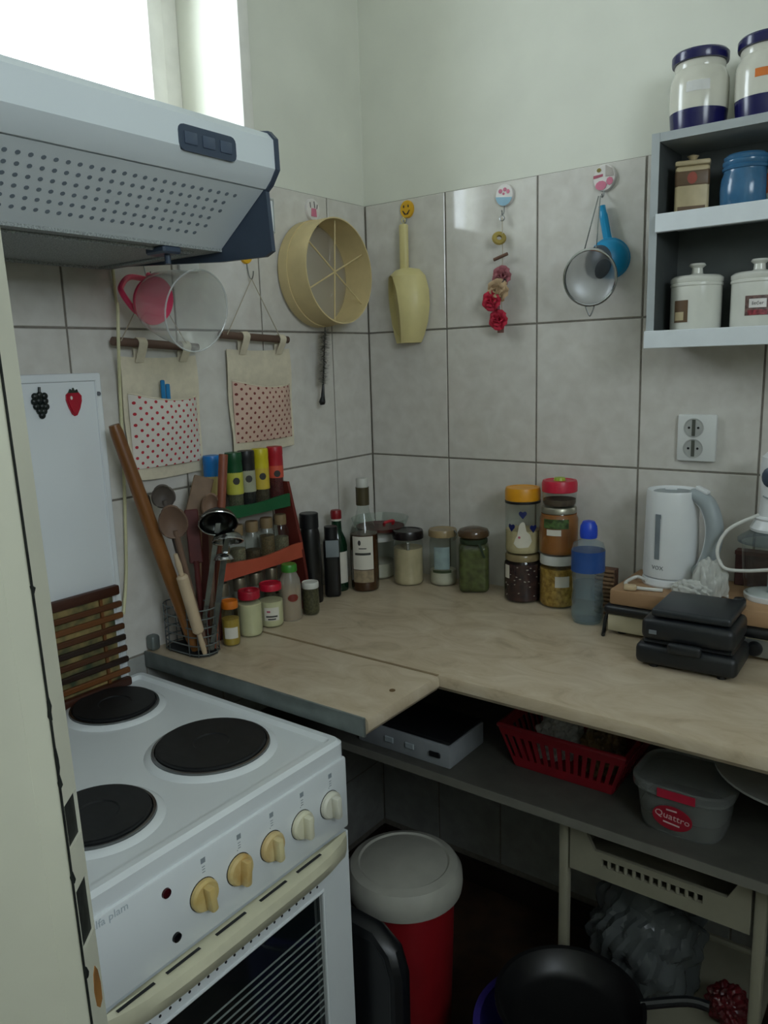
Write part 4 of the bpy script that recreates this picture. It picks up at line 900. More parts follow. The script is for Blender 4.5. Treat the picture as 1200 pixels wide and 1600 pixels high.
# corner stack: container, bowl
c = Vector((.068, -.082, CT)); t, M, a_, hg = gjar('plastic_container', 'clear container with white lid hidden behind the vinegar bottle', 'container', c, .050, .120, lm('white_lid', '#cfcfc8'), .016, .35, mat('pale_flour', '#bdb6a3', .9), .97, .8)
c = Vector((.088, -.092, CT + .1212)); M = TR(*c); r = .078; t = thing('glass_bowl', 'shallow glass bowl holding something dark red on the corner container', 'bowl', c)
part('bowl', MB().lathe([(0,0), (r*.55,0), (r*.85,.012), (r,.046), (r*.985,.046), (r*.83,.015), (r*.5,.003), (0,.003)], 40, M), m_thin, t); part('contents', MB().lathe([(0,.004), (r*.5,.004), (r*.80,.016), (r*.84,.024), (0,.026)], 32, M), mat('dark_red_fill', '#5a1518', .4, var=.2), t)
part('handle', MB().tube(spline([M @ Vector((r*.70, -.7*r, .040)), M @ Vector((r*.85, -.85*r, .050)), M @ Vector((r*.96, -.55*r, .052)), M @ Vector((r*.87, -.45*r, .042))], 5), .004, 8), lm('red_handle', '#b02430'), t)
# cream jar, blue-label jar, green jar
c, r = SP(636, 916, 49, dx=.008, dy=-.002); t, M, a_, hg = gjar('storage_jar', 'glass jar of cream powder with rounded black lid in the corner row', 'jar', c, .0395, .144, lm('black_lid', '#1c1719', rough=.25), .022, .68, mat('cream_flour', '#cdbb98', .9, var=.08), .90, .80, lid_r=.041)
part('clasp', MB().rbox((-.004, -.002, .098), (.004, .002, .118), .001, 1, M @ RZ(a_ + PI/2) @ TR(0, -.040, 0)), m_wire, t)
c, r = SP(692, 917, 44, dx=.002); t, M, a_, hg = gjar('storage_jar', 'clip-top glass jar with pale blue label and white contents', 'jar', c, .0355, .147, lm('amber_glass_lid', '#9a8663', rough=.2), .018, .26, mat('white_sugar', '#cfc8b4', .9), .94, .80, lid_r=.0375)
l_ = part('label', MB().patch(.0358, a_ - .1, .042, .046, .105, .0005, 12, M), mat('pale_blue_label', '#93a7a6', .6, var=.1, scale=40), t); part('label_print', bars(MB(), .0358, a_ - .1, 0, M, ((.052, .036, .007),)), mat('green_print', '#3d4a2c', .7), t)
part('clasp', MB().tube(spline([M @ Vector((.036*math.cos(a_+.9), .036*math.sin(a_+.9), .120)), M @ Vector((.046*math.cos(a_+.9), .046*math.sin(a_+.9), .136)), M @ Vector((.038*math.cos(a_+.9), .038*math.sin(a_+.9), .147))], 5), .0022, 8), m_wire, t)
c, r = SP(741, 928, 53, dx=.002, dy=-.004); a_ = face(c); h = .166; hw = .038; t = thing('square_jar', 'squarish green-tinted glass jar with glass stopper and green ribbon', 'jar', c, a_ + PI/2)
part('glass_body', MB().rbox((-hw, -hw, 0), (hw, hw, .125), .014, 4), glass('green_tint_glass', '#c9d2ae', .9, .03, .05), t, world=False); part('contents', MB().rbox((-hw+.002, -hw+.002, .002), (hw-.002, hw-.002, .112), .012, 3), mat('green_tea_fill', '#808457', .9, var=.15, scale=60, col2='#5e5d35'), t, world=False)
part('neck', MB().lathe([(.030, .122), (.032, .128), (.033, .142)], 30), m_thin, t, world=False); part('ribbon', MB().lathe([(.0335, .124), (.0350, .126), (.0350, .134), (.0335, .136)], 30), lm('dark_green_ribbon', '#24331b', rough=.7), t, world=False)
part('ribbon_tail', MB().sheet(lambda u, v: (.014 + .012*v + .006*(u-.5), -.0385 - .003*math.sin(v*3), .128 - .035*v), 2, 8, .001), MATS['dark_green_ribbon'], t, world=False)
part('stopper', MB().lathe([(.030, .136), (.039, .142), (.040, .150), (.036, .158), (.020, .163), (0, .164)], 32), mat('brown_glass_stopper', '#57432f', .12), t, world=False)
# muesli jar with hen jar on top
c, r = SP(817, 944, 60, dy=-.002); r = .0445; t, M, a_, hg = gjar('muesli_jar', 'glass jar of dark muesli standing under the hen jar', 'jar', c, r, .117, lm('amber_clear_lid', '#8a7a58', rough=.2), .016, .80, mat('dark_muesli', '#4a2b26', .9, scale=70, col2='#241016'), .88, .84)
part('sticker', MB().patch(r*1.003, a_ - .95, .016, .060, .092, .0005, 6, M), m_paper, t)
fl = MB(); random.seed(5)
for k in range(26): wrap_poly(fl, [(x*random.uniform(.6, 1.5), y) for x, y in blob(0, 0, .0028, .0018, 6)], r*.967, a_ + random.uniform(-1.2, 1.2), random.uniform(.006, .090), M, .0006, 2)
part('oat_flake', fl, mat('oat', '#b3a69a', .8), t, kind='stuff')
c2 = Vector((c.x, c.y, CT + .1182)); r = .0415; t, M, a_, hg = gjar('hen_jar', 'glass jar with blue hearts, white hen and yellow lid on the muesli jar', 'jar', c2, r, .158, lm('orange_yellow_lid', '#df9a1c'), .030, .36, mat('pale_grain', '#d2c096', .9, var=.08), .97, .86, lid_r=.042)
hrt = [(0, -.010), (.009, .001), (.009, .006), (.005, .009), (0, .006), (-.005, .009), (-.009, .006), (-.009, .001)]
hm = mat('navy_print', '#14225e', .4)
for dx_, dz_ in ((.0, .098), (-.028, .066), (.026, .064)): part('heart_print', wrap_poly(MB(), [(-x if 0 else x, y) for x, y in hrt], r*1.004, a_ + dx_/r, dz_, M), hm, t)
part('hen_print', wrap_poly(MB(), [(-.006,.078), (.006,.082), (.009,.060), (.020,.050), (.024,.034), (.016,.020), (-.010,.018), (-.020,.028), (-.016,.040), (-.010,.050)], r*1.003, a_ - .05, 0, M), mat('hen_white', '#d8d3c2', .5), t)
part('beak_print', wrap_poly(MB(), blob(-.006, .044, .003, .003, 8), r*1.003 + .0006, a_ - .05, 0, M), m_redp, t)
part('gasket', MB().lathe([(r*.975, .122), (r*1.02, .122), (r*1.02, .1275), (r*.975, .1275)], 36, M), m_blackp, t)
# pasta jar, orange jar, small red-lidded box stacked
c, r = SP(873, 952, 58, dx=-.002, dy=-.003); r = .0425; t, M, a_, hg = gjar('pasta_jar', 'glass jar of yellow pasta with white lid under the orange preserve jar', 'jar', c, r, .124, lm('white_screw_lid', '#d2d3cd'), .022, .74, mat('yellow_pasta', '#c79f4c', .6, scale=110, col2='#8f6a28', bump=.6, bscale=120), .90, .84, lid_r=.0415)
part('sticker', MB().patch(r*1.003, a_ + .25, .034, .052, .078, .0005, 8, M), m_paper, t)
c2 = Vector((c.x + .001, c.y, CT + .1252)); r = .0455; t, M, a_, hg = gjar('preserve_jar', 'jar of orange preserve with tin lid and green leaf print', 'jar', c2, r, .112, lm('tin_lid', '#a8a594', rough=.3, metal=.7), .014, .86, mat('orange_preserve', '#a5652a', .5, var=.12, scale=20), .84, .80)
part('leaf_print', MB().patch(r*1.003, a_ - .15, .060, .066, .088, .0004, 12, M), mat('leaf_green_print', '#55733a', .6, var=.35, scale=90), t); part('label', MB().patch(r*1.004, a_ - .25, .034, .050, .064, .0006, 10, M), m_paper, t)
c3 = Vector((c.x + .002, c.y, CT + .2382)); r = .0385; t, M, a_, hg = gjar('small_tub', 'small clear tub with red lid and lime knob atop the orange jar', 'tub', c3, r, .060, lm('coral_red_lid', '#cc2540'), .026, .28, mat('brown_fill', '#59483a', .8), .99, .9, lid_r=.0405)
part('lid_knob', MB().lathe([(0,.0595), (.014,.0595), (.012,.066), (0,.068)], 20, M), lm('lime_knob', '#a3b83a'), t)
# water bottle
c, r = SP(917, 979, 54, dx=.0, dy=0); r = .0355; M = TR(*c); a_ = face(c); t = thing('water_bottle', 'clear plastic water bottle with blue label and blue sport cap', 'bottle', c)
part('bottle_body', MB().lathe([(0,.004), (r*.5,.001), (r*.85,.001), (r*.97,.012), (r,.030), (r*.94,.040), (r*.99,.052), (r*.90,.075), (r*.93,.100), (r*1.0,.115), (r*1.0,.165), (r*.90,.178), (r*.45,.186), (r*.40,.194)], 40, M), glass('pet_blue', '#e8f1f5', .9, .04, .07), t)
part('water', MB().lathe([(0,.006), (r*.80,.006), (r*.92,.014), (r*.95,.030), (r*.89,.040), (r*.94,.052), (r*.86,.074), (r*.88,.090), (0,.091)], 36, M), glass('water', '#e0ebf0', .6, .03, .08), t)
part('label', MB().lathe([(r*1.01,.117), (r*1.02,.117), (r*1.02,.163), (r*1.01,.163)], 40, M), mat('blue_film_label', '#2a5296', .3, var=.08), t)
part('cap', MB().lathe([(0,.190), (r*.50,.190), (r*.53,.196), (r*.53,.206), (r*.50,.216), (r*.36,.226), (0,.229)], 30, M), lm('royal_blue_cap', '#2148c8'), t)
# wicker basket piece behind the bottle
P = Vector((.712, -.072, CT)); t = thing('woven_basket', 'narrow brown woven basket standing behind the water bottle', 'basket', P)
wk = mat('brown_wicker', '#6b4a38', .8, var=.25, scale=80)
part('panel', MB().box((P.x - .018, P.y - .014, CT + .0005), (P.x + .022, P.y + .014, CT + .105)), wk, t)
for k in range(11): part('weave', MB().tube([(P.x - .020, P.y - .017, CT + .008 + k*.0095), (P.x + .024, P.y - .017, CT + .008 + k*.0095)], .004, 8), mat('tan_wicker', '#8d6e50', .8, var=.2, scale=80), t)

# --- portable hotplate, chopping board, kettle, chopper
t = thing('portable_hotplate', 'low cream portable hotplate with black rim and black knob under the chopping board', 'hotplate', (.97, -.11, CT))
m_crm = mat('cream_enamel', '#cfc7aa', .35, var=.04)
part('body', MB().rbox((.765, -.203, .897), (1.22, -.018, .934), .004, 2), m_crm, t); part('top_rim', MB().rbox((.757, -.212, .9341), (1.228, -.012, .955), .010, 3, vert_only=False), m_blackp, t)
part('front_panel', MB().box((.985, -.2055, .899), (1.21, -.2031, .932)), mat('silver_panel', '#9a9c98', .35, .7), t)
kx = ony(1178, 1035, -.206); part('knob', MB().lathe([(0,0), (.014,0), (.014,.008), (.011,.014), (0,.015)], 24, FY((kx.x, -.2056, .9155))), m_blackp, t)
for x, y in ((.79, -.18), (1.19, -.18), (.79, -.04), (1.19, -.04)): part('foot', MB().cyl(.010, CT, .897, 12, TR(x, y, 0)), m_blackp, t)
part('power_lead', MB().tube(spline([(.763, -.10, .925), (.748, -.13, .93), (.746, -.16, .91), (.752, -.185, .8945), (.765, -.225, .8935)], 6), .004, 8), m_blackp, t)
BT = .988
t = thing('chopping_board', 'thick tan wooden board lying on the portable hotplate', 'board', (.96, -.11, .9552))
part('board', MB().rbox((.768, -.202, .9552), (1.20, -.014, BT), .004, 2), mat('tan_board_wood', '#b08b66', .6, var=.1, scale=10, stretch=(.3, 2, 2)), t)
KC = Vector((.858, -.092, BT + .0003)); M = TR(*KC); r = .055; a_ = face(KC)
t = thing('electric_kettle', 'white plastic electric kettle with grey handle back on the wooden board', 'kettle', KC)
m_ket = mat('white_kettle_plastic', '#dfe2e3', .3, var=.015); m_kgr = mat('grey_kettle_plastic', '#9aa3a6', .4, var=.02)
part('power_base', MB().lathe([(0,0), (r*1.02,0), (r*1.05,.004), (r*1.0,.016), (r*.9,.019), (0,.019)], 40, M), m_ket, t)
kb = part('body', MB().lathe([(0,.020), (r*1.0,.020), (r*1.01,.026), (r*.985,.10), (r*.95,.196), (r*.92,.201), (r*.87,.198), (r*.80,.193), (0,.193)], 44, M), m_ket, t)
part('lid', MB().lathe([(0,.1932), (r*.72,.1935), (r*.70,.197), (0,.198)], 36, M), m_kgr, t); part('lid_tab', MB().rbox((-.012, -.005, .1975), (.012, .005, .201), .002, 2, M @ RZ(a_ + PI/2) @ TR(-.004, .012, 0)), m_ket, t)
ga = a_ - .62
part('water_gauge', MB().patch(r*.968, a_ - .52, .011, .060, .155, .0022, 5, M @ TR(0,0,0)), mat('grey_gauge', '#7d868c', .2), kb)
part('lettering', MB().text('VOX', .012, M @ TR(0,0,.042), wrap=(r*1.006, a_ - .48)), mat('logo_grey', '#5d646b', .5), kb)
HA = a_ + 1.02; hv = Vector((math.cos(HA), math.sin(HA), 0))
def hpt(d_, z): return KC + hv*d_ + Vector((0,0,z))
hp = spline([hpt(r*.80, .192), hpt(r*1.02, .193), hpt(r*1.45, .176), hpt(r*1.72, .135), hpt(r*1.66, .088), hpt(r*1.38, .047), hpt(r*1.02, .034)], 7)
part('handle', MB().tube(hp, [.013 + .004*math.sin(PI*i/(len(hp)-1)) for i in range(len(hp))], 14), m_kgr, t); tv = Vector((hv.y, -hv.x, 0))
part('handle_face', MB().tube([p - hv*.009 + Vector((0,0,-.003)) for p in hp[6:-3]], [.0105]*len(hp[6:-3]), 12), m_ket, t); part('switch', MB().rbox((-.008, -.014, -.002), (.008, .014, .006), .003, 2, frame(hpt(r*1.20, .204), tv, hv*.93 + Vector((0,0,-.35)), (0,0,1))), m_ket, t)
single('kettle_cord', MB().tube(spline([(KC.x - .035, KC.y - .045, BT + .010), (.800, -.125, BT + .012), (.786, -.14, BT + .006), (.789, -.165, BT + .0042), (.815, -.180, BT + .0042), (.845, -.178, BT + .0042), (.868, -.172, BT + .004)], 7), .0036, 8), mat('white_cord', '#d4d4ce', .5), 'white kettle cord curling over the wooden board', 'cord', (.80, -.15, BT))
single('power_plug', MB().rbox((-.012, -.008, 0), (.014, .008, .012), .004, 2, TR(.806, -.1905, BT + .0004) @ RZ(.3)), mat('cream_plug', '#cbb48f', .5), 'cream power plug lying at the board front edge', 'plug', (.806, -.1905, BT))
# chopper
c = Vector((1.056, -.108, BT + .0003)); M = TR(*c); r = .058; a_ = face(c); t = thing('food_chopper', 'electric food chopper with clear bowl and white motor head on the board', 'food chopper', c)
part('base_ring', MB().lathe([(0,0), (r*.80,0), (r*.82,.003), (r*.82,.010), (r*.76,.012), (0,.012)], 40, M), m_ket, t)
part('bowl', MB().lathe([(r*.70,.012), (r*.80,.014), (r*.90,.060), (r*.96,.108), (r*.98,.112)], 40, M), m_thin, t)
part('bowl_lid', MB().lathe([(r*.98,.112), (r*1.10,.114), (r*1.10,.119), (r*.95,.126), (r*.70,.136), (r*.5,.138)], 40, M), glass('smoky_plastic', '#aab4b6', .9, .05, .15), t)
part('blade_post', MB().cyl(.006, .012, .11, 12, M), m_kgr, t)
mh = part('motor_head', MB().lathe([(r*.72,.137), (r*.74,.142), (r*.60,.158), (r*.62,.162), (r*.50,.166), (r*.46,.200), (r*.52,.250), (r*.48,.280), (r*.3,.290), (0,.292)], 36, M), m_ket, t); part('speed_button', MB().ball((0,0,0), .016, 14, 8, (1, .35, 1.2), M @ TR(r*.50*math.cos(a_ - .45), r*.50*math.sin(a_ - .45), .243) @ RZ(a_ - .45 + PI/2)), m_navy, mh)
part('vent', wrap_poly(MB(), [(-.006,-.001), (.006,-.004), (.006,-.001), (-.006,.002)], r*.47, a_ - .7, .205, M, .0015), m_kgr, mh)
cpts = [onz(1178, 792, BT + .150), ony(1140, 826, -.14), ony(1121, 858, -.155), ony(1130, 886, -.165), ony(1160, 892, -.175), ony(1210, 890, -.185)]
cpts[0] = c + Vector((r*.5*math.cos(a_-1.2), r*.5*math.sin(a_-1.2), .168))
part('cord', MB().tube(spline(cpts, 8), .0034, 8), MATS['white_cord'], t)
# box behind the chopper
t = thing('cardboard_box', 'dark reddish box leaning behind the food chopper', 'box', (1.05, -.032, BT))
part('box', MB().rbox((.975, -.044, BT + .0003), (1.15, -.018, BT + .072), .002, 1), mat('dark_red_card', '#4a2a28', .6, var=.15, scale=30), t); part('lid_flap', MB().box((.974, -.045, BT + .066), (1.151, -.017, BT + .074)), mat('maroon_card', '#5e3a34', .6), t)
# crumpled bags
def crumple(c, sx, sy, sz, seed, m, name, label):
    random.seed(seed); bm = bmesh.new(); bmesh.ops.create_icosphere(bm, subdivisions=5, radius=1)
    ks = [(Vector((random.gauss(0,1), random.gauss(0,1), random.gauss(0,1))).normalized(), random.uniform(2.5, 9), random.uniform(0, 6)) for _ in range(10)]
    for v in bm.verts:
        d_ = v.co.normalized(); s_ = 1 + sum(.075*abs(math.sin(k.dot(d_)*f_*1.5 + p_)) for k, f_, p_ in ks) - .40
        v.co = Vector((d_.x*sx, d_.y*sy, max(d_.z, -.45)*sz)) * s_
    zmin = min(v.co.z for v in bm.verts)
    q = MB().bm(bm, TR(c[0], c[1], c[2] - zmin)); return single(name, q, m, label, 'bag', (c[0], c[1], c[2]), sharp=20)
m_bag = glass('milky_bag_film', '#e3e4df', .9, .18, .55)
# sandwich maker in front of the hotplate
rot = .03; SM = 0
t = thing('sandwich_maker', 'black sandwich maker standing in front of the hotplate and board', 'sandwich maker', (.962, -.285, CT), rot)
m_sm = mat('soft_black_plastic', '#191d21', .42, var=.06)
part('lower_half', MB().rbox((-.092, -.058, .006), (.088, .064, .046), .012, 3), m_sm, t, world=False); part('hinge_gap', MB().rbox((-.080, -.052, .0461), (.080, .060, .0545), .004, 1), m_blackp, t, world=False)
part('upper_half', MB().rbox((-.082, -.058, .0546), (.082, .064, .0965), .012, 3), m_sm, t, world=False); part('lid_plate', MB().rbox((-.066, -.052, .0992), (.074, .084, .1150), .006, 3), mat('black_lid_plate', '#22272c', .38, var=.05), t, world=False)
part('handle', MB().rbox((-.030, -.073, .040), (.030, -.0582, .060), .006, 3), m_sm, t, world=False); part('indicator', MB().rbox((-.066, -.0596, .068), (-.052, -.0581, .076), .0006, 1), mat('grey_lamp', '#6f767b', .3), t, world=False)
for x in (-.06, .06): part('foot', MB().cyl(.008, 0, .006, 12, TR(x, -.040, 0)), m_blackp, t, world=False); part('foot', MB().cyl(.008, 0, .006, 12, TR(x, .045, 0)), m_blackp, t, world=False)
crumple((.925, -.172, BT + .0003), .036, .016, .020, 3, m_bag, 'plastic_bag', 'small crumpled clear plastic bag lying beside the kettle base')
crumple((.955, -.152, BT + .0003), .032, .022, .046, 8, m_bag, 'plastic_bag', 'larger crumpled whitish plastic bag between kettle and chopper')
P = Vector((1.018, -.188, BT)); t = thing('bottle_stopper', 'small black round cap on the board beside the sandwich maker', 'cap', P); part('cap', MB().lathe([(0,0), (.011,0), (.012,.003), (.012,.012), (.009,.016), (0,.017)], 20, TR(*P)), m_blackp, t)

# --- utensil holder and utensils
HC = [(.050, -.742), (.112, -.742)]; HR = .034
def stadium(r, z, n=10):
    out = []
    for (cx, cy), a0 in ((HC[1], -PI/2), (HC[0], PI/2)):
        for k in range(n + 1): a = a0 + PI*k/n; out.append((cx + r*math.cos(a), cy + r*math.sin(a), z))
    return out
t = thing('utensil_holder', 'oval wire utensil holder at the corner of the short worktop', 'utensil holder', (.081, -.742, CT))
m_dwire = mat('grey_wire', '#7d8588', .3, .9)
for k in range(6): part('wire_ring', MB().tube(stadium(HR, CT + .006 + k*.0185), .0014, 6, True), m_dwire, t)
for k in range(12):
    p = stadium(HR, 0, 5)[k]; part('wire_post', MB().tube([(p[0], p[1], CT + .001), (p[0], p[1], CT + .100)], .0012, 6), m_dwire, t)
part('base', MB().prism([(x, y) for x, y, z in stadium(HR - .002, 0)], CT + .001, CT + .004), mat('dark_tray', '#22282a', .5), t)
P = Vector((.004, -.775, CT + .0015)); single('corner_cap', MB().rbox((.002, -.800, CT + .0015), (.024, -.778, CT + .034), .006, 3), m_gstrip, 'small grey plastic end block at the wall end of the worktop strip', 'end cap', (.012, -.789, CT))
woods = {'orange': mat('varnished_orange_wood', '#96622f', .4, var=.2, scale=9, stretch=(1,1,.15), col2='#6f4520'), 'brown': mat('worn_brown_wood', '#7d6250', .6, var=.15, scale=14, stretch=(1,1,.2)), 'grey': mat('weathered_grey_wood', '#5f564e', .6, var=.2, scale=20), 'tan': mat('tan_spatula_wood', '#84694f', .6, var=.12), 'red': mat('rosewood', '#5c2422', .45, var=.15), 'cream': mat('bleached_wood', '#cbb596', .5, var=.06), 'pale': mat('pale_spoon_wood', '#8d715c', .6, var=.1), 'rstick': mat('reddish_stick_wood', '#8f4f38', .5, var=.1)}
def camframe(P, d):       # local y along the handle direction d (upwards), z towards the camera
    d = Vector(d).normalized(); tc = (CP - Vector(P)); z = (tc - d*tc.dot(d)).normalized(); return frame(P, d.cross(z), d, z)
def utensil(name, label, cat, bot, top): return thing(name, label, cat, bot)
def spoon(label, bot, px, py, x, w_, h_, m, hr=.0055, nm='wooden_spoon'):
    C_ = onx(px, py, x); b = Vector(bot); d_ = (C_ - b).normalized(); F = camframe(C_, d_); t = thing(nm, label, 'spoon', b)
    part('bowl', MB().sheet(lambda u, v: ellb(u, v, w_, h_), 12, 12, .004, F), m, t, 60)
    e = C_ - d_*h_*.46; part('handle', MB().tube([b, b.lerp(e, .5), e, e + d_*.012], [hr, hr, hr*1.1, hr*.8], 10), m, t)
def ellb(u, v, w_, h_):
    x, y = 2*u - 1, 2*v - 1; X = x*math.sqrt(max(0, 1 - y*y/2)); Y = y*math.sqrt(max(0, 1 - x*x/2)); s_ = 1 - (X*X + Y*Y)
    return (X*w_/2*(1 - .12*Y), Y*h_/2, .004 - .012*max(0, s_))
zb_ = CT + .0048
b = Vector((.104, -.752, zb_ + .004)); tp = onx(178, 664, .060); t = thing('rolling_stick', 'long varnished orange-brown wooden stick leaning out of the utensil holder', 'rolling pin', b)
part('shaft', MB().tube([b, b.lerp(tp, .06), b.lerp(tp, .5), b.lerp(tp, .97), tp], [.010, .0135, .0145, .0125, .010], 16), woods['orange'], t)
spoon('large flat brown wooden spoon in the utensil holder', (.128, -.745, zb_ + .006), 270, 815, .124, .053, .067, woods['brown'])
spoon('weathered grey-brown wooden spoon behind the large spoon', (.088, -.722, zb_ + .006), 255, 775, .070, .044, .046, woods['grey'])
C_ = onx(312, 775, .062); b = Vector((.076, -.724, zb_ + .006)); d_ = (C_ - b).normalized(); F = camframe(C_, (d_ + Vector((0, .30, 0))).normalized()); t = thing('wooden_spatula', 'tan wooden spatula with slanted paddle behind the spoons', 'spatula', b)
part('paddle', MB().rbox((-.021, -.042, -.002), (.021, .042, .002), .0018, 1, F), woods['tan'], t); part('handle', MB().tube([b, C_ - d_*.034], .006, 10), woods['tan'], t)
C_ = onx(302, 835, .085); b = Vector((.098, -.724, zb_ + .006)); d_ = (C_ - b).normalized(); F = camframe(C_, d_); t = thing('wooden_spatula', 'dark red flat wooden spatula between the spoons', 'spatula', b)
part('paddle', MB().rbox((-.013, -.06, -.0025), (.014, .052, .0025), .002, 1, F), woods['red'], t); part('handle', MB().tube([b, C_ - d_*.055], .006, 10), woods['red'], t)
b = Vector((.136, -.757, zb_ + .003)); tp = onx(274, 866, .150); t = thing('small_rolling_pin', 'small pale wooden rolling pin standing in the utensil holder', 'rolling pin', b)
part('roller', MB().tube([b.lerp(tp, .22), b.lerp(tp, .24), b.lerp(tp, .78), b.lerp(tp, .80)], [.008, .0115, .0115, .008], 16), woods['cream'], t); part('grip', MB().tube([b, b.lerp(tp, .10), b.lerp(tp, .22)], [.005, .006, .0045], 12), woods['cream'], t); part('grip', MB().tube([b.lerp(tp, .80), b.lerp(tp, .9), tp], [.0045, .006, .004], 12), woods['cream'], t)
spoon('pale wooden spoon behind the steel ladles', (.118, -.720, zb_ + .006), 330, 790, .105, .036, .050, woods['pale'], .0055)
b = Vector((.138, -.730, zb_ + .006)); tp = onx(349, 710, .112); t = thing('wooden_stirrer', 'straight reddish wooden stirrer in front of the spice caps', 'utensil', b)
part('handle', MB().tube([b, b.lerp(tp, .55), b.lerp(tp, .60), tp], [.004, .0045, .0085, .0095], 12), woods['rstick'], t)
b = Vector((.064, -.744, zb_ + .006)); tp = onx(226, 775, .050); t = thing('black_spatula', 'dark utensil handle behind the long wooden stick', 'utensil', b); part('handle', MB().tube([b, b.lerp(tp, .6), tp], [.004, .006, .009], 10), m_blackp, t)
# steel ladles hanging out at the right end
m_st = mat('worn_steel', '#8f9290', .22, 1., var=.15, scale=40)
def ladle(label, bot, px, py, x, r, tilt, m_in):
    C_ = onx(px, py, x); b = Vector(bot); t = thing('steel_ladle', label, 'ladle', b); tc = (CP - C_).normalized(); n_ = (tc*math.cos(tilt) - Vector((0,0,1))*math.sin(tilt)).normalized(); ux = Vector((0,0,1)).cross(n_).normalized(); F = frame(C_, ux, n_.cross(ux), n_)
    part('bowl', MB().lathe([(r*math.cos(a_), -r*.75*math.sin(a_)) for a_ in [PI/2*k/9 for k in range(9)]] + [(0, -r*.75)] + [((r-.0015)*math.cos(a_), -(r-.0015)*.75*math.sin(a_) ) for a_ in [PI/2*(9-k)/9 for k in range(1, 10)]] + [(r, 0)], 32, F), m_in, t)
    part('rim', MB().tube([F @ Vector(p) for p in circ(r, 32)], .0016, 6, True), m_chrome, t)
    e = F @ Vector((0, -r*.6, -r*.5)); part('handle', MB().sheet(lambda u, v: tuple(b.lerp(e, v) + ux*(u - .5)*.010), 1, 6, .0022), m_st, t)
ladle('larger steel ladle tipped down over the utensil holder', (.122, -.757, zb_ + .006), 341, 818, .160, .038, .80, mat('dark_steel', '#4d504e', .25, 1., var=.1))
ladle('smaller shiny steel ladle beneath the larger one', (.133, -.734, zb_ + .006), 356, 846, .182, .030, 1.15, m_st)
ladle('small steel measuring cup on a flat handle in the utensil holder', (.140, -.742, zb_ + .006), 350, 874, .160, .019, 1.35, m_chrome)

# --- slatted trivet leaning on the stove lid
BZ = SZ - .0065; PR = onx(207, 1056, .024); TRr = onx(180, 912, .018)
bx = .0225; upd = Vector((-.004, 0, TRr.z - BZ)).normalized(); yR = (PR.y + TRr.y)/2 - .006; L_ = TRr.z - BZ
t = thing('slatted_trivet', 'dark wooden slatted trivet with faded leaf picture leaning on the stove lid', 'trivet', (bx, yR - .1, BZ))
ax_y = Vector((0, 1, 0))
F = frame((bx, yR, BZ + .0004), ax_y, upd, ax_y.cross(upd))
wdm = [mat('trivet_wood_%d' % k, c_, .45, var=.2, scale=20, stretch=(1,.15,1)) for k, c_ in enumerate(('#4a2414', '#5c3418', '#7a4a22', '#2c1a10'))]
W_ = .21
part('picture_panel', MB().box((-W_, .012, .001), (-.014, L_ - .012, .004), F), (lambda: mat('faded_leaf_picture', '#a38d58', .7, scale=26, col2='#36432c'))(), t)
part('rail', MB().rbox((-W_, 0, 0), (.004, .018, .015), .004, 2, F), wdm[0], t); part('rail', MB().rbox((-W_, L_ - .020, 0), (-.002, L_, .015), .004, 2, F), wdm[0], t)
for k in range(7):
    y = .026 + k*(L_ - .062)/6.4; part('slat', MB().rbox((-W_, y, .0041), (.004 - .0005*k, y + .0115, .013), .002, 1, F), wdm[(2, 3, 1, 3, 1, 2, 1)[k]], t)
for x in (-.045, -.150): part('cross_bar', MB().box((x, .014, .0040), (x + .006, L_ - .016, .0085), F), wdm[2], t)

# ================================================================== UNDER THE WORKTOP
US = .6342
t = thing('small_appliance', 'white boxy appliance with black top and switches on the under-shelf', 'appliance', (.42, -.41, US))
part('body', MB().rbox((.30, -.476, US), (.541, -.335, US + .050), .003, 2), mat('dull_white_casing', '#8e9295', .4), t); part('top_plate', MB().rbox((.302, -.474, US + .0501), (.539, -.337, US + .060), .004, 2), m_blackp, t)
for px in (608, 640): P = ony(px, 1148 + (px - 608)*.42, -.477); part('switch', MB().rbox((-.012, -.007, 0), (.012, .007, .004), .002, 1, FY((min(.50, P.x), -.476, US + .026))), m_kgr, t)
part('dial', MB().rbox((-.014, -.006, 0), (.014, .006, .005), .002, 1, FY((.505, -.476, US + .025))), m_blackp, t)
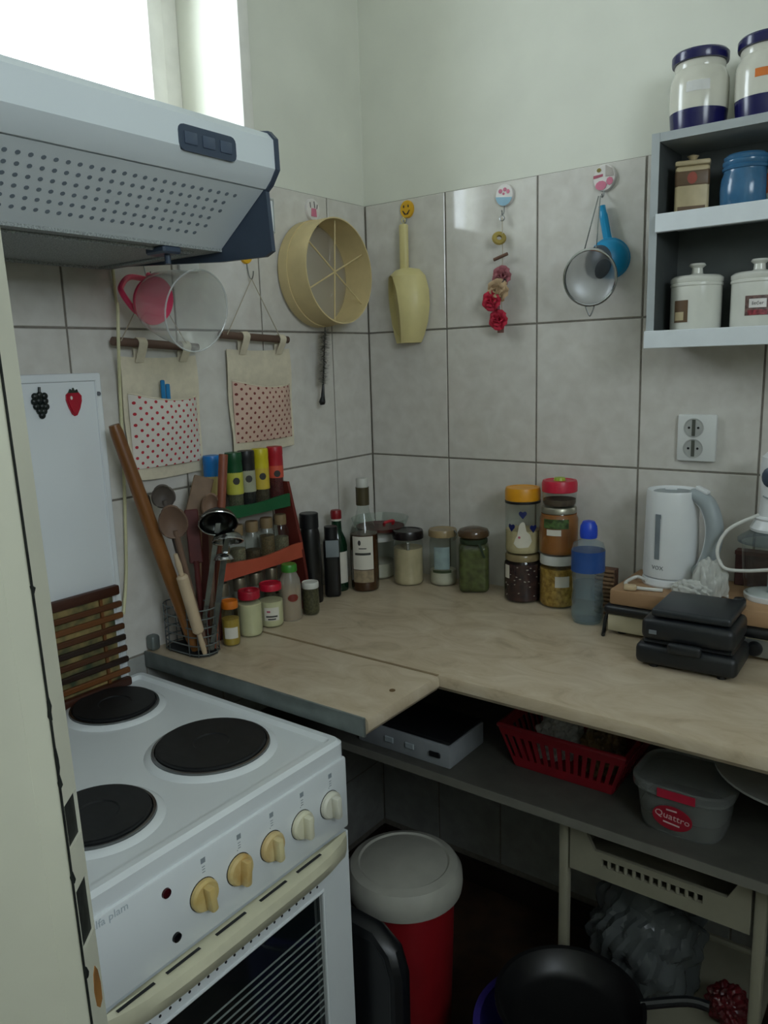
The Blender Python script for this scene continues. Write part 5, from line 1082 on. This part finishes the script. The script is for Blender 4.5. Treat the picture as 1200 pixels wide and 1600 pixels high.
# red basket
t = thing('plastic_basket', 'red plastic slotted basket on the under-shelf', 'basket', (.745, -.32, US)); m_rb = mat('dark_red_plastic', '#8a1a26', .4, var=.05)
x0, x1, y0, y1, hb_ = .645, .850, -.385, -.20, .092; tp_ = .030
part('floor', MB().box((x0, y0, US), (x1, y1, US + .004)), m_rb, t)
part('rim', MB().tube([(x0 - tp_, y0 - tp_*.6, US + hb_), (x1 + tp_, y0 - tp_*.6, US + hb_), (x1 + tp_, y1 + tp_, US + hb_), (x0 - tp_, y1 + tp_, US + hb_)], .005, 8, True), m_rb, t)
def wallq(a, b, f0, f1, th=.003):   # slanted strip of the basket wall between heights f0..f1
    (ax_, ay_, bx_, by_), (cx_, cy_, dx_, dy_) = a, b; q = MB()
    L2 = lambda p, q_, f_: p + (q_ - p)*f_
    P = [(L2(ax_, cx_, f0), L2(ay_, cy_, f0), US + .004 + hb_*f0*.95), (L2(bx_, dx_, f0), L2(by_, dy_, f0), US + .004 + hb_*f0*.95), (L2(bx_, dx_, f1), L2(by_, dy_, f1), US + .004 + hb_*f1*.95), (L2(ax_, cx_, f1), L2(ay_, cy_, f1), US + .004 + hb_*f1*.95)]
    u = Vector(P[1]) - Vector(P[0]); v = Vector(P[3]) - Vector(P[0]); n_ = u.cross(v).normalized()*th
    vs = P + [tuple(Vector(p) + n_) for p in P]; return q.add(vs, [(0,1,2,3), (7,6,5,4), (0,4,5,1), (1,5,6,2), (2,6,7,3), (3,7,4,0)])
sides = [((x0, y0, x1, y0), (x0 - tp_, y0 - tp_*.6, x1 + tp_, y0 - tp_*.6), 14), ((x1, y0, x1, y1), (x1 + tp_, y0 - tp_*.6, x1 + tp_, y1 + tp_), 10), ((x1, y1, x0, y1), (x1 + tp_, y1 + tp_, x0 - tp_, y1 + tp_), 0), ((x0, y1, x0, y0), (x0 - tp_, y1 + tp_, x0 - tp_, y0 - tp_*.6), 10)]
for a, b, nb in sides:
    part('lower_band', wallq(a, b, 0, .22 if nb else 1), m_rb, t)
    if not nb: continue
    part('upper_band', wallq(a, b, .80, 1), m_rb, t)
    sub = lambda s_, f0, f1: (s_[0] + (s_[2]-s_[0])*f0, s_[1] + (s_[3]-s_[1])*f0, s_[0] + (s_[2]-s_[0])*f1, s_[1] + (s_[3]-s_[1])*f1)
    for k in range(nb + 1):
        f0 = max(0, k/nb - .018); f1 = min(1, k/nb + .018); part('bar', wallq(sub(a, f0, f1), sub(b, f0, f1), .22, .80), m_rb, t)
crumple((.70, -.29, US + .0045), .045, .05, .055, 21, m_bag, 'plastic_bag', 'crumpled clear bag stuffed inside the red basket')
crumple((.80, -.30, US + .0045), .038, .05, .062, 22, mat('brown_packet', '#7a6442', .4, var=.25, scale=30), 'food_packet', 'brownish crumpled food packet inside the red basket')
# clear tub with red labels
c = Vector((.992, -.398, US)); t = thing('food_tub', 'clear plastic food tub with red oval label and lid strip', 'tub', c)
m_tub = glass('grey_clear_plastic', '#c9cdca', .9, .08, .22)
def sq(r, n=40, e=.55, sx=1., sy=.86):
    out = []
    for k in range(n):
        a_ = 2*PI*k/n; ca, sa = math.cos(a_), math.sin(a_); out.append((r*sx*math.copysign(abs(ca)**e, ca), r*sy*math.copysign(abs(sa)**e, sa)))
    return out
def loft(levels, M, cap0=True, cap1=False):
    q = MB(); vs = []; fs = []; n = 40
    for r, z in levels: vs += [(x, y, z) for x, y in sq(r)]
    for i in range(len(levels)-1):
        for k in range(n): fs.append((i*n+k, i*n+(k+1) % n, (i+1)*n+(k+1) % n, (i+1)*n+k))
    if cap0: fs.append(tuple(range(n))[::-1])
    if cap1: fs.append(tuple((len(levels)-1)*n + k for k in range(n)))
    return q.add(vs, fs, M)
M = TR(*c); part('tub_body', loft([(.066, .0005), (.070, .006), (.080, .080)], M), m_tub, t); part('contents', loft([(.064, .002), (.069, .010), (.073, .035)], M, True, True), mat('grey_brown_leftovers', '#5f5848', .8, var=.2), t)
part('lid', loft([(.080, .078), (.086, .079), (.087, .094), (.083, .097), (.078, .093)], M, False, True), m_tub, t)
FL_ = frame((c.x - .004, c.y - .0705, c.z + .042), (1,0,0), (0,-.12,1), (0,-1,-.12)); lb = part('oval_label', MB().prism(blob(0, 0, .034, .024, 26), 0, .0006, FL_), mat('tub_label_red', '#a01c30', .4, var=.06), t)
part('lettering', MB().text('Quattro', .018, FL_ @ TR(0, .002, .0006) @ RZ(-.12), .0002), mat('label_pink_white', '#d9b8b8', .5), lb); part('label_line', MB().box((-.014, -.013, .0006), (.014, -.010, .0009), FL_ @ RZ(-.12)).box((-.010, .014, .0006), (.008, .017, .0009), FL_), MATS['label_pink_white'], lb, kind='stuff')
part('lid_strip', MB().box((c.x - .030, c.y - .0762, c.z + .079), (c.x + .034, c.y - .0745, c.z + .0945)), mat('lid_strip_red', '#b8203c', .4), t)
# pot with plate
c = Vector((1.205, -.300, US)); M = TR(*c); t = thing('cooking_pot', 'dark low pot at the end of the under-shelf carrying a plate', 'pot', c); part('pot_body', MB().lathe([(0,0), (.085,0), (.092,.006), (.095,.102), (.091,.102), (.088,.008), (0,.006)], 40, M), m_blackp, t)
part('handle', MB().tube(spline([M @ Vector((-.094, -.02, .070)), M @ Vector((-.108, -.02, .074)), M @ Vector((-.108, .02, .074)), M @ Vector((-.094, .02, .070))], 4), .005, 8), m_blackp, t)
single('dinner_plate', MB().lathe([(0,0), (.08,0), (.12,.009), (.148,.014), (.148,.018), (.12,.013), (.08,.004), (0,.004)], 48, TR(1.170, -.325, US + .1025)), mat('grey_plate', '#b3b5b0', .25), 'wide pale plate resting on the dark pot', 'plate', (1.170, -.325, US + .1025))

# white plastic rack with a pull-out basket
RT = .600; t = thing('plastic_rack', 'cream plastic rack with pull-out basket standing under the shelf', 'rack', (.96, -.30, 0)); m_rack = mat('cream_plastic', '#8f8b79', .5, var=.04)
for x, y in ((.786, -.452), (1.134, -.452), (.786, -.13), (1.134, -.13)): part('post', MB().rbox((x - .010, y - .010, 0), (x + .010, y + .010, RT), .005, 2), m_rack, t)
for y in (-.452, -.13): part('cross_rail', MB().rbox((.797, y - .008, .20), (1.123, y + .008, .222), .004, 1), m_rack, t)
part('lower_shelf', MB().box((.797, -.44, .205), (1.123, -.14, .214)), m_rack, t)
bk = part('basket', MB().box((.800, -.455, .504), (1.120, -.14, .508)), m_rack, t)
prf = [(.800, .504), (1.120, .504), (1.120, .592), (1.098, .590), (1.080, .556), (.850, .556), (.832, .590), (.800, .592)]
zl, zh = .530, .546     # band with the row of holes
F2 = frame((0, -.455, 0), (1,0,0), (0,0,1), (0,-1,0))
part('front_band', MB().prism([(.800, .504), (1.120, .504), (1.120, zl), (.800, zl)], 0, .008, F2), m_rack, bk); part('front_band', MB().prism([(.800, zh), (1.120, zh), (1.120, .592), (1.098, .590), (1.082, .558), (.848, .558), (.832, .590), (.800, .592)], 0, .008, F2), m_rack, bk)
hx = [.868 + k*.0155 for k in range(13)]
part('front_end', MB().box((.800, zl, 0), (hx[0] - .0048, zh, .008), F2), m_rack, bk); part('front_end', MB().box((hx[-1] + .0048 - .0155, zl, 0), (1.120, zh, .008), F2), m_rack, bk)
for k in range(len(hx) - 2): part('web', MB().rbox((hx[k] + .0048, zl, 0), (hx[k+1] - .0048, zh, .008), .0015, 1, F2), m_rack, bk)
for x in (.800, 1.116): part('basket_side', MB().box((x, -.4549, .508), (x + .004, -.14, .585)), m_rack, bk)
F3 = frame((.94, -.30, .510), (1, 0, 0), (0, .25, .97), (0, -.97, .25)); single('cardboard_piece', MB().prism([(-.05, 0), (.04, .002), (.12, .055), (-.08, .075)], 0, .003, F3), mat('tan_cardboard', '#7c6a50', .8, var=.1), 'torn tan cardboard piece lying in the rack basket', 'cardboard', (.94, -.30, .51))
crumple((.90, -.30, .2145), .10, .10, .14, 31, glass('dull_bag_film', '#83898a', .8, .2, .35), 'plastic_bag', 'large crumpled grey plastic bag on the lower rack shelf')
crumple((1.068, -.330, .2145), .036, .034, .040, 41, mat('red_packet', '#6a1a22', .35, var=.3, scale=40), 'snack_packet', 'dark red crumpled snack packet on the lower rack shelf')

# bin with pale lid
c = Vector((.505, -.598, 0)); M = TR(*c) @ Matrix.Diagonal((1, 1, 1.06, 1)); t = thing('waste_bin', 'red waste bin with pale grey domed lid under the short worktop', 'bin', c)
part('bin_body', MB().lathe([(0,.001), (.082,.001), (.086,.006), (.102,.425), (.098,.425), (.083,.008), (0,.006)], 48, M), mat('bin_red', '#8f1820', .4, var=.05), t)
part('lid', MB().lathe([(.104,.405), (.116,.405), (.118,.418), (.117,.438), (.108,.452), (.092,.458), (.088,.455), (.060,.463), (0,.466)], 56, M), mat('bin_lid_grey', '#a7a69c', .5, var=.05), t)
t = thing('tray_stack', 'black rounded tray standing upright between stove and bin', 'tray', (.50, -.772, 0))
part('tray', MB().prism([(.30, .002), (.600, .002), (.610, .02), (.612, .40), (.600, .44), (.57, .462), (.30, .47)], .750, .795, YX), m_blackp, t); part('tray_rim', MB().tube([(.607, -.772, .02), (.609, -.772, .40), (.597, -.772, .437), (.568, -.772, .458), (.31, -.772, .466)], .0235, 10), m_blackp, t)
# purple bucket with black pan
c = Vector((.846, -.622, 0)); M = TR(*c) @ Matrix.Diagonal((1.24, 1.24, 1.15, 1)); t = thing('bucket', 'purple plastic bucket under the black frying pan', 'bucket', c); part('bucket_body', MB().lathe([(0,.001), (.085,.001), (.092,.006), (.112,.250), (.118,.252), (.118,.262), (.108,.262), (.088,.010), (0,.008)], 48, M), mat('purple_plastic', '#342a78', .4), t)
part('bail', MB().tube(spline([M @ Vector((.112*math.cos(a_), .112*math.sin(a_), .245 + .0*a_)) * 1 for a_ in (3.4, 3.9, 4.4, 4.9, 5.4)], 5), .003, 6), m_wire, t)
M = TR(.862, -.603, .3025); t = thing('frying_pan', 'black frying pan with long handle lying on the purple bucket', 'pan', (.862, -.603, .3025))
part('pan_body', MB().lathe([(0,0), (.095,0), (.112,.010), (.128,.045), (.131,.045), (.131,.049), (.124,.047), (.108,.014), (.092,.005), (0,.005)], 48, M), mat('nonstick_black', '#0d0d0f', .4), t)
ha = .58; part('handle', MB().tube(spline([M @ Vector((.125*math.cos(ha), .125*math.sin(ha), .040)), M @ Vector((.20*math.cos(ha - .05), .20*math.sin(ha - .05), .058)), M @ Vector((.235*math.cos(ha - .1), .235*math.sin(ha - .1), .060))], 5), .009, 10), m_blackp, t)
c = Vector((1.10, -.615, 0)); M = TR(*c); t = thing('basin', 'dusky pink plastic basin on the floor beside the bucket', 'basin', c); part('basin_body', MB().lathe([(0,.001), (.060,.001), (.075,.010), (.092,.110), (.098,.111), (.098,.116), (.089,.115), (.071,.014), (0,.006)], 40, M), mat('dusky_pink_plastic', '#7d4a58', .45), t)
